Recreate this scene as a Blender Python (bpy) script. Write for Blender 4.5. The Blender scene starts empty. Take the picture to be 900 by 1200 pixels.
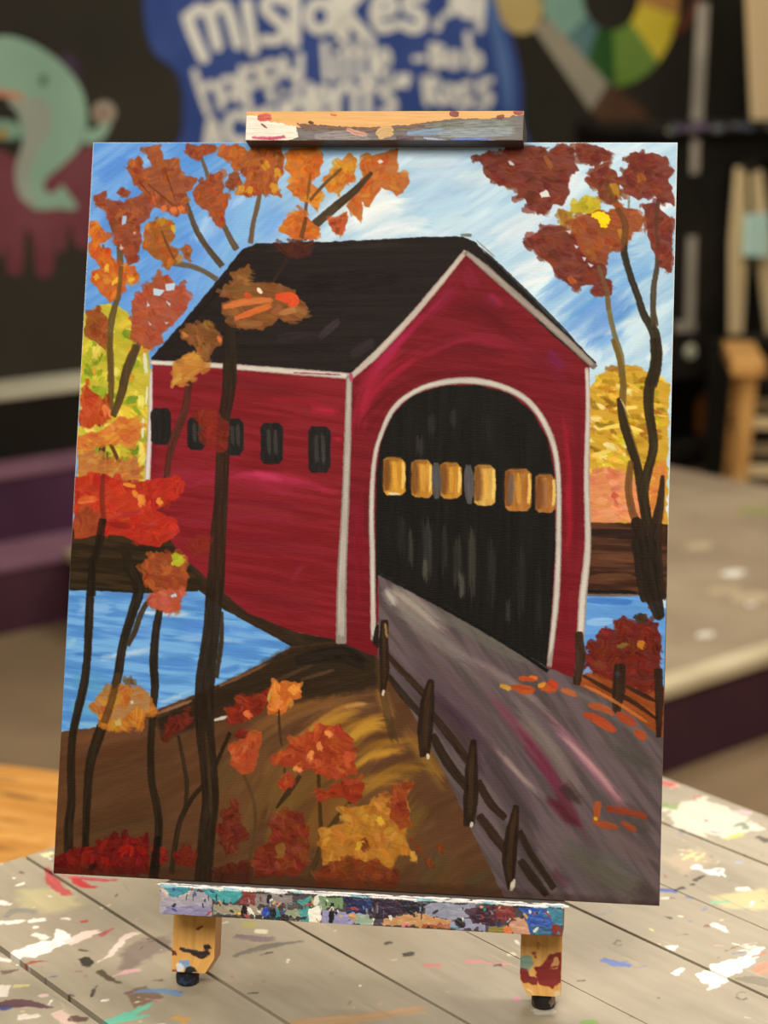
import bpy, bmesh, math, random
import numpy as np
from mathutils import Vector, Matrix

# ------------------------------------------------------------------ camera
scene = bpy.context.scene
COL = scene.collection
F_PX = 2100.0                                   # focal length in pixels of the 900 x 1200 frame
PITCH = math.atan(505 / F_PX)
CAM = np.array([0.0, 0.0, 1.34])
cp, sp = math.cos(PITCH), math.sin(PITCH)
RIGHT, FWD, UP = np.array([1., 0, 0]), np.array([0, cp, -sp]), np.array([0, sp, cp])
cam_data = bpy.data.cameras.new('camera')
cam_data.sensor_fit = 'VERTICAL'
cam_data.sensor_height = 36.0
cam_data.sensor_width = 27.0
cam_data.lens = F_PX / 1200 * 36.0
cam_data.clip_start = 0.05
cam_data.clip_end = 60
cam_data.dof.use_dof = True
cam_data.dof.focus_distance = 1.205
cam_data.dof.aperture_fstop = 5.4
cam = bpy.data.objects.new('camera', cam_data)
COL.objects.link(cam)
cam.location = CAM
cam.rotation_euler = (math.pi / 2 - PITCH, 0, 0)
scene.camera = cam

# ------------------------------------------------------------------ light and exposure
scene.view_settings.view_transform = 'Standard'
scene.view_settings.look = 'None'
scene.view_settings.gamma = 1.0
scene.view_settings.use_curve_mapping = False
scene.view_settings.exposure = 0.0
world = bpy.data.worlds.new('room_light')
scene.world = world
world.use_nodes = True
world.node_tree.nodes['Background'].inputs[0].default_value = (1.0, 0.93, 0.84, 1)
world.node_tree.nodes['Background'].inputs[1].default_value = 0.22

def area(name, loc, target, sx, sy, power, col):
    d = bpy.data.lights.new(name, 'AREA')
    d.shape = 'RECTANGLE'
    d.size, d.size_y, d.energy, d.color = sx, sy, power, col
    o = bpy.data.objects.new(name, d)
    COL.objects.link(o)
    o.location = loc
    o.rotation_euler = (Vector(target) - Vector(loc)).to_track_quat('-Z', 'Y').to_euler()
    return o

WARM = (1.0, 0.93, 0.83)
area('ceiling_light_front', (-0.3, -0.7, 2.7), (0, 1.2, 1.0), 1.6, 1.0, 63, WARM)
area('ceiling_light_over_table', (0.85, 1.75, 2.6), (0.45, 1.35, 0.75), 0.7, 0.5, 40, WARM)
area('ceiling_light_left', (-1.0, 1.9, 2.7), (-0.4, 1.3, 0.75), 0.7, 0.6, 16, WARM)
area('ceiling_light_back', (0.9, 4.4, 2.9), (0.9, 4.6, 0), 1.6, 1.2, 50, WARM)

# ------------------------------------------------------------------ measuring helpers
def ray(x, y):
    return RIGHT * (x - 450) / F_PX - UP * (y - 600) / F_PX + FWD
def on_level(x, y, z):                          # the point seen at a photo pixel on a level surface of height z
    d = ray(x, y)
    return CAM + d * (z - CAM[2]) / d[2]
def on_plane(x, y, n, off):                     # the same on the plane n.p = off
    d = ray(x, y)
    return CAM + d * (off - CAM @ n) / (d @ n)
def lin(c):
    c = np.asarray(c, float) / 255.0
    return np.where(c <= 0.04045, c / 12.92, ((c + 0.055) / 1.055) ** 2.4)

# ------------------------------------------------------------------ scene helpers
def tag(o, label=None, cat=None, group=None, kind=None):
    if label: o['label'] = label
    if cat: o['category'] = cat
    if group: o['group'] = group
    if kind: o['kind'] = kind
    return o
def empty(name, loc=(0, 0, 0), basis=None):
    o = bpy.data.objects.new(name, None)
    COL.objects.link(o)
    m = Matrix.Identity(4)
    if basis is not None:
        for i in range(3):
            for j in range(3):
                m[j][i] = basis[i][j]
    m.translation = Vector(loc)
    o.matrix_world = m
    return o
def link_mesh(name, me, mat, parent=None, smooth=False):
    o = bpy.data.objects.new(name, me)
    if mat is not None: me.materials.append(mat)
    COL.objects.link(o)
    if parent is not None: o.parent = parent
    if smooth:
        me.polygons.foreach_set('use_smooth', [True] * len(me.polygons))
    return o
def from_bm(name, bm, mat, parent=None, smooth=False, bevel=0.0):
    bmesh.ops.recalc_face_normals(bm, faces=bm.faces)
    me = bpy.data.meshes.new(name)
    bm.to_mesh(me)
    bm.free()
    o = link_mesh(name, me, mat, parent, smooth)
    if bevel:
        b = o.modifiers.new('bevel', 'BEVEL')
        b.width, b.segments, b.limit_method = bevel, 2, 'ANGLE'
    return o
def bm_box(bm, lo, hi, M=None):
    vs = [bm.verts.new((x, y, z)) for x in (lo[0], hi[0]) for y in (lo[1], hi[1]) for z in (lo[2], hi[2])]
    for f in ((0, 1, 3, 2), (4, 6, 7, 5), (0, 4, 5, 1), (2, 3, 7, 6), (0, 2, 6, 4), (1, 5, 7, 3)):
        bm.faces.new([vs[i] for i in f])
    if M is not None:
        for v in vs: v.co = M @ v.co
    return vs
def bm_bar(bm, a, b, w0, d0, w1=None, d1=None, side=(1, 0, 0)):
    """a tapered square bar from a to b"""
    w1 = w0 if w1 is None else w1
    d1 = d0 if d1 is None else d1
    a, b = Vector(a), Vector(b)
    t = (b - a).normalized()
    s = Vector(side)
    s = (s - t * s.dot(t)).normalized()
    n = t.cross(s)
    r0 = [bm.verts.new(a + s * sx * w0 / 2 + n * sy * d0 / 2) for sx, sy in ((-1, -1), (1, -1), (1, 1), (-1, 1))]
    r1 = [bm.verts.new(b + s * sx * w1 / 2 + n * sy * d1 / 2) for sx, sy in ((-1, -1), (1, -1), (1, 1), (-1, 1))]
    bm.faces.new(r0[::-1]); bm.faces.new(r1)
    for i in range(4):
        j = (i + 1) % 4
        bm.faces.new((r0[i], r0[j], r1[j], r1[i]))
def bm_lathe(bm, prof, n=24, M=None):
    rings = []
    for r, z in prof:
        rings.append([bm.verts.new((r * math.cos(2 * math.pi * i / n), r * math.sin(2 * math.pi * i / n), z)) for i in range(n)])
    for a, b in zip(rings, rings[1:]):
        for i in range(n):
            j = (i + 1) % n
            bm.faces.new((a[i], a[j], b[j], b[i]))
    bm.faces.new(rings[0][::-1]); bm.faces.new(rings[-1])
    if M is not None:
        for r in rings:
            for v in r: v.co = M @ v.co
def bm_prism(bm, front, back):
    """closed solid between two outlines of the same length"""
    a = [bm.verts.new(p) for p in front]
    b = [bm.verts.new(p) for p in back]
    bm.faces.new(a); bm.faces.new(b[::-1])
    for i in range(len(a)):
        j = (i + 1) % len(a)
        bm.faces.new((a[i], b[i], b[j], a[j]))

# ------------------------------------------------------------------ materials
def principled(name, rough=0.5, spec=0.4):
    m = bpy.data.materials.new(name)
    m.use_nodes = True
    b = m.node_tree.nodes['Principled BSDF']
    b.inputs['Roughness'].default_value = rough
    b.inputs['Specular IOR Level'].default_value = spec
    return m, m.node_tree, b
def noisy(name, c1, c2, scale=8, rough=0.6, spec=0.3, stretch=(1, 1, 1), detail=5, bump=0.0, ramp=(0.35, 0.7)):
    m, nt, b = principled(name, rough, spec)
    tc = nt.nodes.new('ShaderNodeTexCoord')
    mp = nt.nodes.new('ShaderNodeMapping')
    mp.inputs['Scale'].default_value = stretch
    nz = nt.nodes.new('ShaderNodeTexNoise')
    nz.inputs['Scale'].default_value = scale
    nz.inputs['Detail'].default_value = detail
    cr = nt.nodes.new('ShaderNodeValToRGB')
    cr.color_ramp.elements[0].position, cr.color_ramp.elements[1].position = ramp
    cr.color_ramp.elements[0].color = (*lin(c1), 1)
    cr.color_ramp.elements[1].color = (*lin(c2), 1)
    nt.links.new(tc.outputs['Object'], mp.inputs['Vector'])
    nt.links.new(mp.outputs[0], nz.inputs['Vector'])
    nt.links.new(nz.outputs['Fac'], cr.inputs['Fac'])
    nt.links.new(cr.outputs['Color'], b.inputs['Base Color'])
    if bump:
        bp = nt.nodes.new('ShaderNodeBump')
        bp.inputs['Strength'].default_value = bump
        bp.inputs['Distance'].default_value = 0.002
        nt.links.new(nz.outputs['Fac'], bp.inputs['Height'])
        nt.links.new(bp.outputs[0], b.inputs['Normal'])
    return m
def pigment(name, rough=0.45, spec=0.35, weave=0.0):
    """acrylic paint: its colour sits on the mesh; weave adds the threads of the cloth under it"""
    m, nt, b = principled(name, rough, spec)
    at = nt.nodes.new('ShaderNodeVertexColor')
    at.layer_name = 'paint'
    nt.links.new(at.outputs['Color'], b.inputs['Base Color'])
    tc = nt.nodes.new('ShaderNodeTexCoord')
    if weave:
        h = None
        for sc, amp in (((170, 1250, 1), 1.0), ((1250, 260, 1), 0.35)):
            mp = nt.nodes.new('ShaderNodeMapping')
            mp.inputs['Scale'].default_value = sc
            nz = nt.nodes.new('ShaderNodeTexNoise')
            nz.inputs['Scale'].default_value = 1.0
            nz.inputs['Detail'].default_value = 1.5
            nt.links.new(tc.outputs['Object'], mp.inputs['Vector'])
            nt.links.new(mp.outputs[0], nz.inputs['Vector'])
            ma = nt.nodes.new('ShaderNodeMath'); ma.operation = 'MULTIPLY_ADD'
            ma.inputs[1].default_value = amp
            nt.links.new(nz.outputs['Fac'], ma.inputs[0])
            if h is not None: nt.links.new(h, ma.inputs[2])
            else: ma.inputs[2].default_value = 0
            h = ma.outputs[0]
    else:
        nz = nt.nodes.new('ShaderNodeTexNoise')
        nz.inputs['Scale'].default_value = 320
        nt.links.new(tc.outputs['Object'], nz.inputs['Vector'])
        h = nz.outputs['Fac']
    bp = nt.nodes.new('ShaderNodeBump')
    bp.inputs['Strength'].default_value = weave or 0.15
    bp.inputs['Distance'].default_value = 0.0006
    nt.links.new(h, bp.inputs['Height'])
    nt.links.new(bp.outputs[0], b.inputs['Normal'])
    return m

M_WALL = noisy('black_wall_paint', (44, 41, 33), (56, 51, 42), 1.3, 0.8, 0.12)
M_PURPLE = noisy('purple_paint', (68, 38, 58), (84, 50, 72), 3, 0.65, 0.2)
M_PURPLE_LIT = noisy('lit_purple_paint', (118, 82, 98), (140, 100, 112), 5, 0.6, 0.2)  # the ledge purple made paler, standing in for light on the treads
M_PURPLE_DARK = noisy('plum_paint', (72, 42, 52), (86, 52, 62), 3, 0.6, 0.2)
M_LEDGE_BLACK = noisy('black_ledge_paint', (28, 25, 19), (36, 32, 25), 3, 0.8, 0.1)
M_LEDGE_CREAM = noisy('cream_ledge_paint', (150, 142, 118), (205, 198, 170), 1.7, 0.6, 0.2)
M_FLOOR = noisy('tan_concrete', (112, 92, 69), (154, 129, 97), 1.6, 0.75, 0.15)
M_WOOD = noisy('honey_pine', (206, 148, 78), (226, 172, 98), 9, 0.5, 0.3, (1, 9, 1))
M_STOOL = noisy('orange_oak', (196, 134, 58), (224, 164, 86), 6, 0.45, 0.35, (1, 8, 1))
M_PALE = noisy('pale_beech', (214, 188, 138), (234, 210, 162), 5, 0.6, 0.25, (6, 6, 1))
M_PLANK = noisy('cream_board', (240, 208, 156), (250, 220, 170), 3, 0.55, 0.2)
M_BLACK = noisy('black_shelf_paint', (24, 22, 17), (40, 36, 30), 4, 0.6, 0.2)
M_BLACKWOOD = noisy('black_stained_wood', (30, 27, 21), (52, 46, 38), 6, 0.6, 0.2)
M_GREY = noisy('dull_grey_metal', (160, 151, 134), (182, 173, 154), 6, 0.5, 0.4)
M_MINT = noisy('mint_paint', (206, 244, 226), (216, 250, 236), 6, 0.5, 0.3)
M_RUBBER = noisy('black_rubber', (18, 18, 20), (30, 30, 32), 40, 0.55, 0.4)
M_PIGMENT = pigment('acrylic_on_cloth', 0.5, 0.05, 0.34)
M_PAINTED = pigment('dried_acrylic', 0.45, 0.35)
M_TABLEPAINT = pigment('painted_table_board', 0.42, 0.35)
M_CLOTH = noisy('white_primed_cloth', (232, 228, 216), (244, 240, 230), 60, 0.8, 0.1)
M_STEEL = noisy('screw_steel', (140, 138, 132), (170, 168, 160), 50, 0.35, 0.6)

def flat_paint(name, c, var=8):
    c = np.array(c, float)
    return noisy(name, np.clip(c - var, 0, 255), np.clip(c + var, 0, 255), 6, 0.7, 0.12)

# ------------------------------------------------------------------ a small paint box: brush strokes laid into a grid of colours
LAT = {}
def vnoise(x, y, seed=0):
    if seed not in LAT:
        LAT[seed] = np.random.default_rng(seed + 77).random((256, 256))
    T = LAT[seed]
    xi, yi = np.floor(x), np.floor(y)
    fx, fy = x - xi, y - yi
    fx, fy = fx * fx * (3 - 2 * fx), fy * fy * (3 - 2 * fy)
    xi, yi = xi.astype(int) & 255, yi.astype(int) & 255
    x2, y2 = (xi + 1) & 255, (yi + 1) & 255
    return (T[yi, xi] * (1 - fx) + T[yi, x2] * fx) * (1 - fy) + (T[y2, xi] * (1 - fx) + T[y2, x2] * fx) * fy
def fbm(x, y, seed=0, o=3):
    s, a, t = 0, 1, 0
    for k in range(o):
        s = s + a * vnoise(x * 2 ** k, y * 2 ** k, seed + k); t += a; a *= 0.55
    return s / t
def spline(P, n=8):
    P = np.asarray(P, float)
    if len(P) < 3: 
        t = np.linspace(0, 1, n + 1)[:, None]
        return P[0] * (1 - t) + P[-1] * t
    Q = np.vstack([2 * P[0] - P[1], P, 2 * P[-1] - P[-2]])
    out = []
    for i in range(1, len(Q) - 2):
        for t in np.linspace(0, 1, n, endpoint=False):
            a, b, c, d = Q[i - 1], Q[i], Q[i + 1], Q[i + 2]
            out.append(0.5 * (2 * b + (c - a) * t + (2 * a - 5 * b + 4 * c - d) * t * t + (3 * b - a - 3 * c + d) * t ** 3))
    out.append(P[-1])
    return np.array(out)

class Paint:
    """w x h grid of sRGB colours with a paint thickness; fn maps photo pixels to grid cells"""
    def __init__(self, w, h, base, fn=None, seed=1):
        self.w, self.h = w, h
        self.c = np.empty((h, w, 3)); self.c[:] = base
        self.z = np.zeros((h, w))
        self.fn = fn or (lambda p: np.asarray(p, float))
        self.rng = np.random.default_rng(seed)
        self.k = 0
    def box(self, P, pad):
        x0, y0 = np.floor(P.min(0) - pad).astype(int); x1, y1 = np.ceil(P.max(0) + pad).astype(int) + 1
        x0, y0, x1, y1 = max(x0, 0), max(y0, 0), min(x1, self.w), min(y1, self.h)
        if x1 <= x0 or y1 <= y0: return None
        X, Y = np.meshgrid(np.arange(x0, x1) + 0.5, np.arange(y0, y1) + 0.5)
        return slice(y0, y1), slice(x0, x1), X, Y
    def lay(self, ys, xs, col, a, thick=0.0, rel=None):
        a = np.clip(a, 0, 1)
        self.c[ys, xs] = self.c[ys, xs] * (1 - a[..., None]) + np.clip(col, 0, 255) * a[..., None]
        if thick:
            z = thick if rel is None else thick * rel
            self.z[ys, xs] = self.z[ys, xs] * (1 - 0.5 * a) + z * a
    def poly(self, pts, col, a=1.0, jag=1.0, jf=7.0, soft=1.3, var=8, ang=0.0, streak=(40, 4), col2=None, thick=0.15, raw=False, mask=False):
        P = np.asarray(pts, float) if raw else self.fn(pts)
        bx = self.box(P, 4 + jag + soft)
        if bx is None: return None
        ys, xs, X, Y = bx
        ins = np.zeros(X.shape, bool); D = np.full(X.shape, 1e9)
        for i in range(len(P)):
            (ax, ay), (bx_, by) = P[i], P[(i + 1) % len(P)]
            dx, dy = bx_ - ax, by - ay
            L = dx * dx + dy * dy + 1e-9
            t = np.clip(((X - ax) * dx + (Y - ay) * dy) / L, 0, 1)
            D = np.minimum(D, (X - ax - t * dx) ** 2 + (Y - ay - t * dy) ** 2)
            if abs(dy) > 1e-9:
                ins ^= ((ay > Y) != (by > Y)) & (X < (bx_ - ax) * (Y - ay) / dy + ax)
        sd = np.sqrt(D) * np.where(ins, -1, 1)
        self.k += 1
        if jag: sd = sd + jag * 2.2 * (fbm(X / jf, Y / jf, self.k % 60, 2) - 0.5)
        al = np.clip(0.5 - sd / soft, 0, 1) * a
        ca, sa = math.cos(ang), math.sin(ang)
        U, V = X * ca + Y * sa, -X * sa + Y * ca
        n = fbm(U / streak[0], V / streak[1], (self.k * 7) % 60, 3)
        c = np.array(col, float)[None, None] + (n[..., None] - 0.5) * 2 * var
        if col2 is not None:
            m = np.clip((n - 0.42) * 5, 0, 1)[..., None]
            c = c * (1 - m) + (np.array(col2, float) + (n[..., None] - 0.5) * var) * m
        self.lay(ys, xs, c, al, thick, n)
        return (ys, xs, al) if mask else None
    def stroke(self, pts, w, col, a=1.0, dry=0.0, var=14, soft=1.3, taper=(0.0, 0.0), col2=None, raw=False, thick=0.25, rough=0.0, clip=None, bris=2.2, prof=True):
        P = np.asarray(pts, float) if raw else self.fn(pts)
        W = np.asarray(w if np.ndim(w) else ([w * .5, w * .92, w, w * .9, w * .42] if prof else [w] * len(P)), float) / 2
        S = spline(P)
        Wd = np.interp(np.linspace(0, 1, len(S)), np.linspace(0, 1, len(W)), W)
        bx = self.box(S, W.max() + 3)
        if bx is None: return
        ys, xs, X, Y = bx
        best = np.full(X.shape, 1e9); lat = np.zeros(X.shape); tt = np.zeros(X.shape); ww = np.ones(X.shape)
        seg = np.sqrt(((S[1:] - S[:-1]) ** 2).sum(1)); cum = np.concatenate([[0], np.cumsum(seg)]); tot = cum[-1] + 1e-9
        for i in range(len(S) - 1):
            d = S[i + 1] - S[i]; L = d @ d + 1e-9
            tu = ((X - S[i, 0]) * d[0] + (Y - S[i, 1]) * d[1]) / L
            t = np.clip(tu, 0, 1)
            te = np.clip(tu, -1e3 if i == 0 else 0, 1e3 if i == len(S) - 2 else 1)
            px, py = X - S[i, 0] - t * d[0], Y - S[i, 1] - t * d[1]
            wl = Wd[i] * (1 - t) + Wd[i + 1] * t
            dd = np.sqrt(px * px + py * py) - wl
            m = dd < best
            best = np.where(m, dd, best)
            lat = np.where(m, (px * -d[1] + py * d[0]) / math.sqrt(L), lat)
            tt = np.where(m, cum[i] + te * seg[i], tt); ww = np.where(m, wl, ww)
        self.k += 1
        s = (self.k * 5) % 60
        n = 0.65 * vnoise(lat / bris + 50, tt / 26, s) + 0.35 * vnoise(lat / bris * 2.1 + 50, tt / 9, s + 1)
        if rough: best = best + rough * 2 * (fbm(X / 3.5, Y / 3.5, s, 2) - 0.5)
        al = np.clip(0.5 - best / soft, 0, 1)
        we = max(Wd[0], Wd[-1]) * 0.8
        f = np.clip((tt + we) / (tot + 2 * we), 0, 1)
        fade = np.ones(X.shape)
        if taper[0]: fade = fade * np.clip(f / taper[0], 0, 1)
        if taper[1]: fade = fade * np.clip((1 - f) / taper[1], 0, 1)
        if dry or taper[0] or taper[1]:
            al = al * np.clip((n - 1 + fade * (1 + 0.5 * (1 - dry))) * 4 + (1 - dry) * fade * 1.5, 0, 1) * np.where(fade < 1, np.clip(fade * 1.6, 0, 1), 1)
        c = np.array(col, float)[None, None] + (n[..., None] - 0.5) * 2 * var
        if col2 is not None:
            m = np.clip((n - 0.4) * 4, 0, 1)[..., None]
            c = c * (1 - m) + (np.array(col2, float)) * m
        al = al * a
        if clip is not None:
            full = np.zeros((self.h, self.w)); full[clip[0], clip[1]] = clip[2]
            al = al * np.clip(full[ys, xs] * 1.5, 0, 1)
        self.lay(ys, xs, c, al, thick, n)
    def blend(self, pts, w, col, a=.8, n=7, var=10, soft=4.0, **k):
        """a soft passage of paint worked in with several light strokes side by side"""
        P = self.fn(pts)
        d = P[-1] - P[0]; nn = np.array([-d[1], d[0]]) / (np.linalg.norm(d) + 1e-9)
        m = max(3, min(n, int(w / 3.5) + 2))
        for i in range(m):
            o = ((i + .5) / m - .5) * w * .8 + self.rng.normal(0, w * .05)
            sh = d * self.rng.normal(0, .07)
            edge = 1 - .55 * abs((i + .5) / m - .5) * 2
            self.stroke(P + nn * o + sh, max(3.5, w * 2.0 / m), np.array(col, float) + self.rng.normal(0, 4, 3), a * .62 * edge, .8, var, soft, (.32, .42), raw=True, thick=.25, rough=.8, bris=2.6)
    def foliage(self, pts, base, pal, n=14, size=(16, 9), ang=None, a=0.92, jag=2.9, mix=0.55, av=0.7):
        """a patch of leaves dabbed with the side of a brush: a ragged body, then dabs of other colours over it"""
        P = self.fn(pts)
        m = self.poly(P, base, a, jag, 8.0, 1.5, 16, self.rng.uniform(-0.5, 0.5), (14, 3), raw=True, thick=0.5, mask=True)
        if m is None: return
        lo, hi = P.min(0), P.max(0)
        done = 0
        for _ in range(n * 12):
            if done >= n: break
            q = lo + (hi - lo) * self.rng.random(2)
            iy, ix = int(q[1]) - m[0].start, int(q[0]) - m[1].start
            if not (0 <= iy < m[2].shape[0] and 0 <= ix < m[2].shape[1]) or m[2][iy, ix] < 0.5 * a: continue
            th = (ang if ang is not None else self.rng.uniform(0.2, 2.9)) + self.rng.normal(0, 0.35)
            L, w = size[0] * self.rng.uniform(0.6, 1.2), size[1] * self.rng.uniform(0.6, 1.2)
            dv = np.array([math.cos(th), math.sin(th)]) * L / 2
            bow = np.array([-dv[1], dv[0]]) * self.rng.normal(0, 0.25)
            c = np.array(pal[self.rng.integers(len(pal))], float) * mix + np.array(base, float) * (1 - mix) + self.rng.normal(0, 5, 3)
            self.stroke(np.array([q - dv, q + bow, q + dv]), [w * 0.5, w, w * 0.9, w * 0.35], c, av, 0.6, 26, 1.8, (0.1, 0.7), raw=True, thick=0.7, rough=1.6, bris=1.5)
            done += 1
    def grid(self):
        return self.c, self.z

def paint_mesh(name, paint, origin, ex, ey, relief, mat, parent, depth_vec=None, side_col=None, extra=None):
    """Grid of w x h cells spanning origin + ex (along a row) + ey (down the rows); closed behind by depth_vec."""
    w, h = paint.w, paint.h
    o, ex, ey = np.array(origin, float), np.array(ex, float), np.array(ey, float)
    nrm = np.cross(ey, ex); nrm = nrm / np.linalg.norm(nrm)
    u, v = np.meshgrid(np.linspace(0, 1, w), np.linspace(0, 1, h))
    zz = paint.z.copy(); zz[0] = zz[-1] = 0; zz[:, 0] = zz[:, -1] = 0
    V = o + u[..., None] * ex + v[..., None] * ey + nrm * (zz * relief)[..., None]
    V = V.reshape(-1, 3)
    idx = np.arange(w * h).reshape(h, w)
    Q = np.stack([idx[:-1, :-1], idx[1:, :-1], idx[1:, 1:], idx[:-1, 1:]], -1).reshape(-1, 4)
    C = lin(paint.c).reshape(-1, 3)
    if depth_vec is not None:
        dv = np.array(depth_vec, float)
        ring = np.concatenate([idx[0, :-1], idx[:-1, -1], idx[-1, :0:-1], idx[:0:-1, 0]])
        n0 = len(V)
        nr = len(ring)
        V = np.vstack([V, V[ring], V[ring] + dv])
        sc = C[ring] if side_col is None else np.tile(lin(side_col), (nr, 1))
        C = np.vstack([C, sc, sc])
        a = n0 + np.arange(nr); b = a + nr
        Q = np.vstack([Q, np.stack([a, np.roll(a, -1), np.roll(b, -1), b], -1)])
        back = [int(i) for i in (n0 + nr, n0 + nr + (w - 1), n0 + nr + (w - 1) + (h - 1), n0 + nr + 2 * (w - 1) + (h - 1))]
        Q = np.vstack([Q, np.array([back])])
    if extra is not None:
        eb, ec = extra
        n0 = len(V)
        V = np.vstack([V, [(x, y, z) for x in (eb[0][0], eb[1][0]) for y in (eb[0][1], eb[1][1]) for z in (eb[0][2], eb[1][2])]])
        Q = np.vstack([Q, n0 + np.array(((0, 1, 3, 2), (4, 6, 7, 5), (0, 4, 5, 1), (2, 3, 7, 6), (0, 2, 6, 4), (1, 5, 7, 3)))])
        C = np.vstack([C, np.tile(lin(ec), (8, 1))])
    me = bpy.data.meshes.new(name)
    me.vertices.add(len(V)); me.vertices.foreach_set('co', V.astype(np.float32).ravel())
    me.loops.add(len(Q) * 4); me.loops.foreach_set('vertex_index', Q.astype(np.int32).ravel())
    me.polygons.add(len(Q)); me.polygons.foreach_set('loop_start', np.arange(len(Q), dtype=np.int32) * 4)
    me.polygons.foreach_set('loop_total', np.full(len(Q), 4, dtype=np.int32))
    sm = np.zeros(len(Q), bool); sm[:(w - 1) * (h - 1)] = True
    me.polygons.foreach_set('use_smooth', sm)
    at = me.color_attributes.new('paint', 'FLOAT_COLOR', 'POINT')
    at.data.foreach_set('color', np.hstack([C, np.ones((len(C), 1))]).astype(np.float32).ravel())
    me.update(); me.validate()
    return link_mesh(name, me, mat, parent)
# ------------------------------------------------------------------ the room: a black wall with a mural above a tiered ledge, a low stage, the floor
DV = np.array([0.7595, 0.6505, 0.0])            # along the mural wall
NW = np.array([-0.6505, 0.7595, 0.0])           # into the mural wall
def at(s, o, z): return DV * s + NW * o + np.array([0, 0, z])
O1 = on_level(0, 745, 0) @ NW
Z1 = on_plane(0, 663, NW, O1)[2]
O2 = on_level(0, 636, Z1) @ NW
Z2 = on_plane(0, 554, NW, O2)[2]
O3 = on_level(0, 541, Z2) @ NW
Z3 = on_plane(0, 461, NW, O3)[2]
O4 = on_level(0, 446, Z3) @ NW
OP = on_level(837, 886, 0) @ NW
ZP = on_plane(837, 785, NW, OP)[2]
S_END, S_LEFT = 4.17, 0.6
S0 = on_level(625, 849.6, ZP) @ DV

def slab(bm, s0, s1, o0, o1, z0, z1):
    bm_box(bm, (s0, o0, z0), (s1, o1, z1), Matrix(((DV[0], NW[0], 0, 0), (DV[1], NW[1], 0, 0), (0, 0, 1, 0), (0, 0, 0, 1))))
def structure(name, bm, mat, parent=None, bevel=0.0):
    o = from_bm(name, bm, mat, parent, bevel=bevel)
    if parent is None: o['kind'] = 'structure'
    return o
bm = bmesh.new(); slab(bm, -3.0, 8.5, -3.0, O4 + 0.05, -0.1, 0.0); structure('floor', bm, M_FLOOR)
bm = bmesh.new(); slab(bm, -3.0, 8.5, O4, O4 + 0.12, 0.0, 3.1); structure('wall_back', bm, M_WALL)
bm = bmesh.new(); slab(bm, 8.4, 8.5, -3.0, O4 - .001, 0.0, 3.1); structure('wall_right', bm, M_WALL)
bm = bmesh.new(); slab(bm, -3.0, -2.9, -3.0, O4 - .001, 0.0, 3.1); structure('wall_left', bm, M_WALL)
# tiered ledge along the wall: three steps, light on the purple treads put into their colour
for i, (oa, ob, z0, z1, mr, mt) in enumerate(((O1, O4 - .001, 0.0, Z1, M_PURPLE_DARK, M_PURPLE_LIT), (O2, O4 - .001, Z1, Z2, M_PURPLE, M_PURPLE_LIT), (O3, O4 - .001, Z2, Z3, M_LEDGE_BLACK, M_LEDGE_CREAM))):
    bm = bmesh.new(); slab(bm, S_LEFT, S_END, oa, ob, z0, z1 - 0.02)
    st = structure('trim_%d' % (i + 1), bm, mr)
    st['label'] = ('plum lowest step of the tiered ledge', 'purple middle step of the tiered ledge', 'black upper step of the tiered ledge')[i]
    bm = bmesh.new(); slab(bm, S_LEFT, S_END, oa - 0.006, ob, z1 - 0.02, z1)
    structure('tread', bm, mt, st, bevel=0.004)
# low stage in front of the wall: purple skirt, splattered boards, pale nosing
stage = tag(empty('low_stage', at(S0, OP, 0)), 'low purple-sided stage with paint-flecked tan top on the studio floor', 'stage')
def under(o, parent):
    o.parent = parent
    o.matrix_parent_inverse = parent.matrix_world.inverted()
    return o
bpy.context.view_layer.update()
bm = bmesh.new(); slab(bm, S0, S_END, OP, O1 - 0.004, 0.0, ZP - 0.024)
under(from_bm('skirt', bm, M_PURPLE_DARK), stage)
M_STAGE = noisy('tan_stage_boards', (158, 138, 112), (184, 164, 134), 4, 0.6, 0.2)
bm = bmesh.new(); slab(bm, S0 - 0.004, S_END, OP + 0.05, O1 - 0.004, ZP - 0.024, ZP)
under(from_bm('stage_top', bm, M_STAGE), stage)
M_NOSE = noisy('pale_worn_nosing', (200, 182, 144), (226, 210, 172), 3, 0.55, 0.25)
bm = bmesh.new(); slab(bm, S0 - 0.004, S_END, OP - 0.012, OP + 0.05, ZP - 0.026, ZP + 0.002)
under(from_bm('nosing', bm, M_NOSE, bevel=0.006), stage)
rng = np.random.default_rng(5)
def blot(bm, c, r, ax, ay, n=14, jit=0.35, thick=0.0006, stretch=1.0):
    P = []
    for i in range(n):
        t = 2 * math.pi * i / n
        q = r * (1 + jit * (rng.random() - 0.5))
        P.append(np.array(c) + np.array(ax) * q * math.cos(t) * stretch + np.array(ay) * q * math.sin(t))
    up = np.array([0, 0, thick])
    bm_prism(bm, [p + up for p in P], P)
for nm, col, spots in (('white_paint_spill', (240, 234, 216), ((858, 672, .024), (826, 744, .016), (880, 708, .010))), ('green_paint_spill', (164, 158, 104), ((886, 598, .05),)), ('pale_paint_streak', (192, 172, 138), ((880, 700, .04), (850, 692, .03), (820, 640, .03)))):
    m_ = flat_paint(nm, col)
    for x, y, r in spots:
        bm = bmesh.new()
        blot(bm, on_level(x, y, ZP + 0.0004), r, DV, NW, stretch=1.5)
        under(from_bm(nm, bm, m_), stage)

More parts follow.
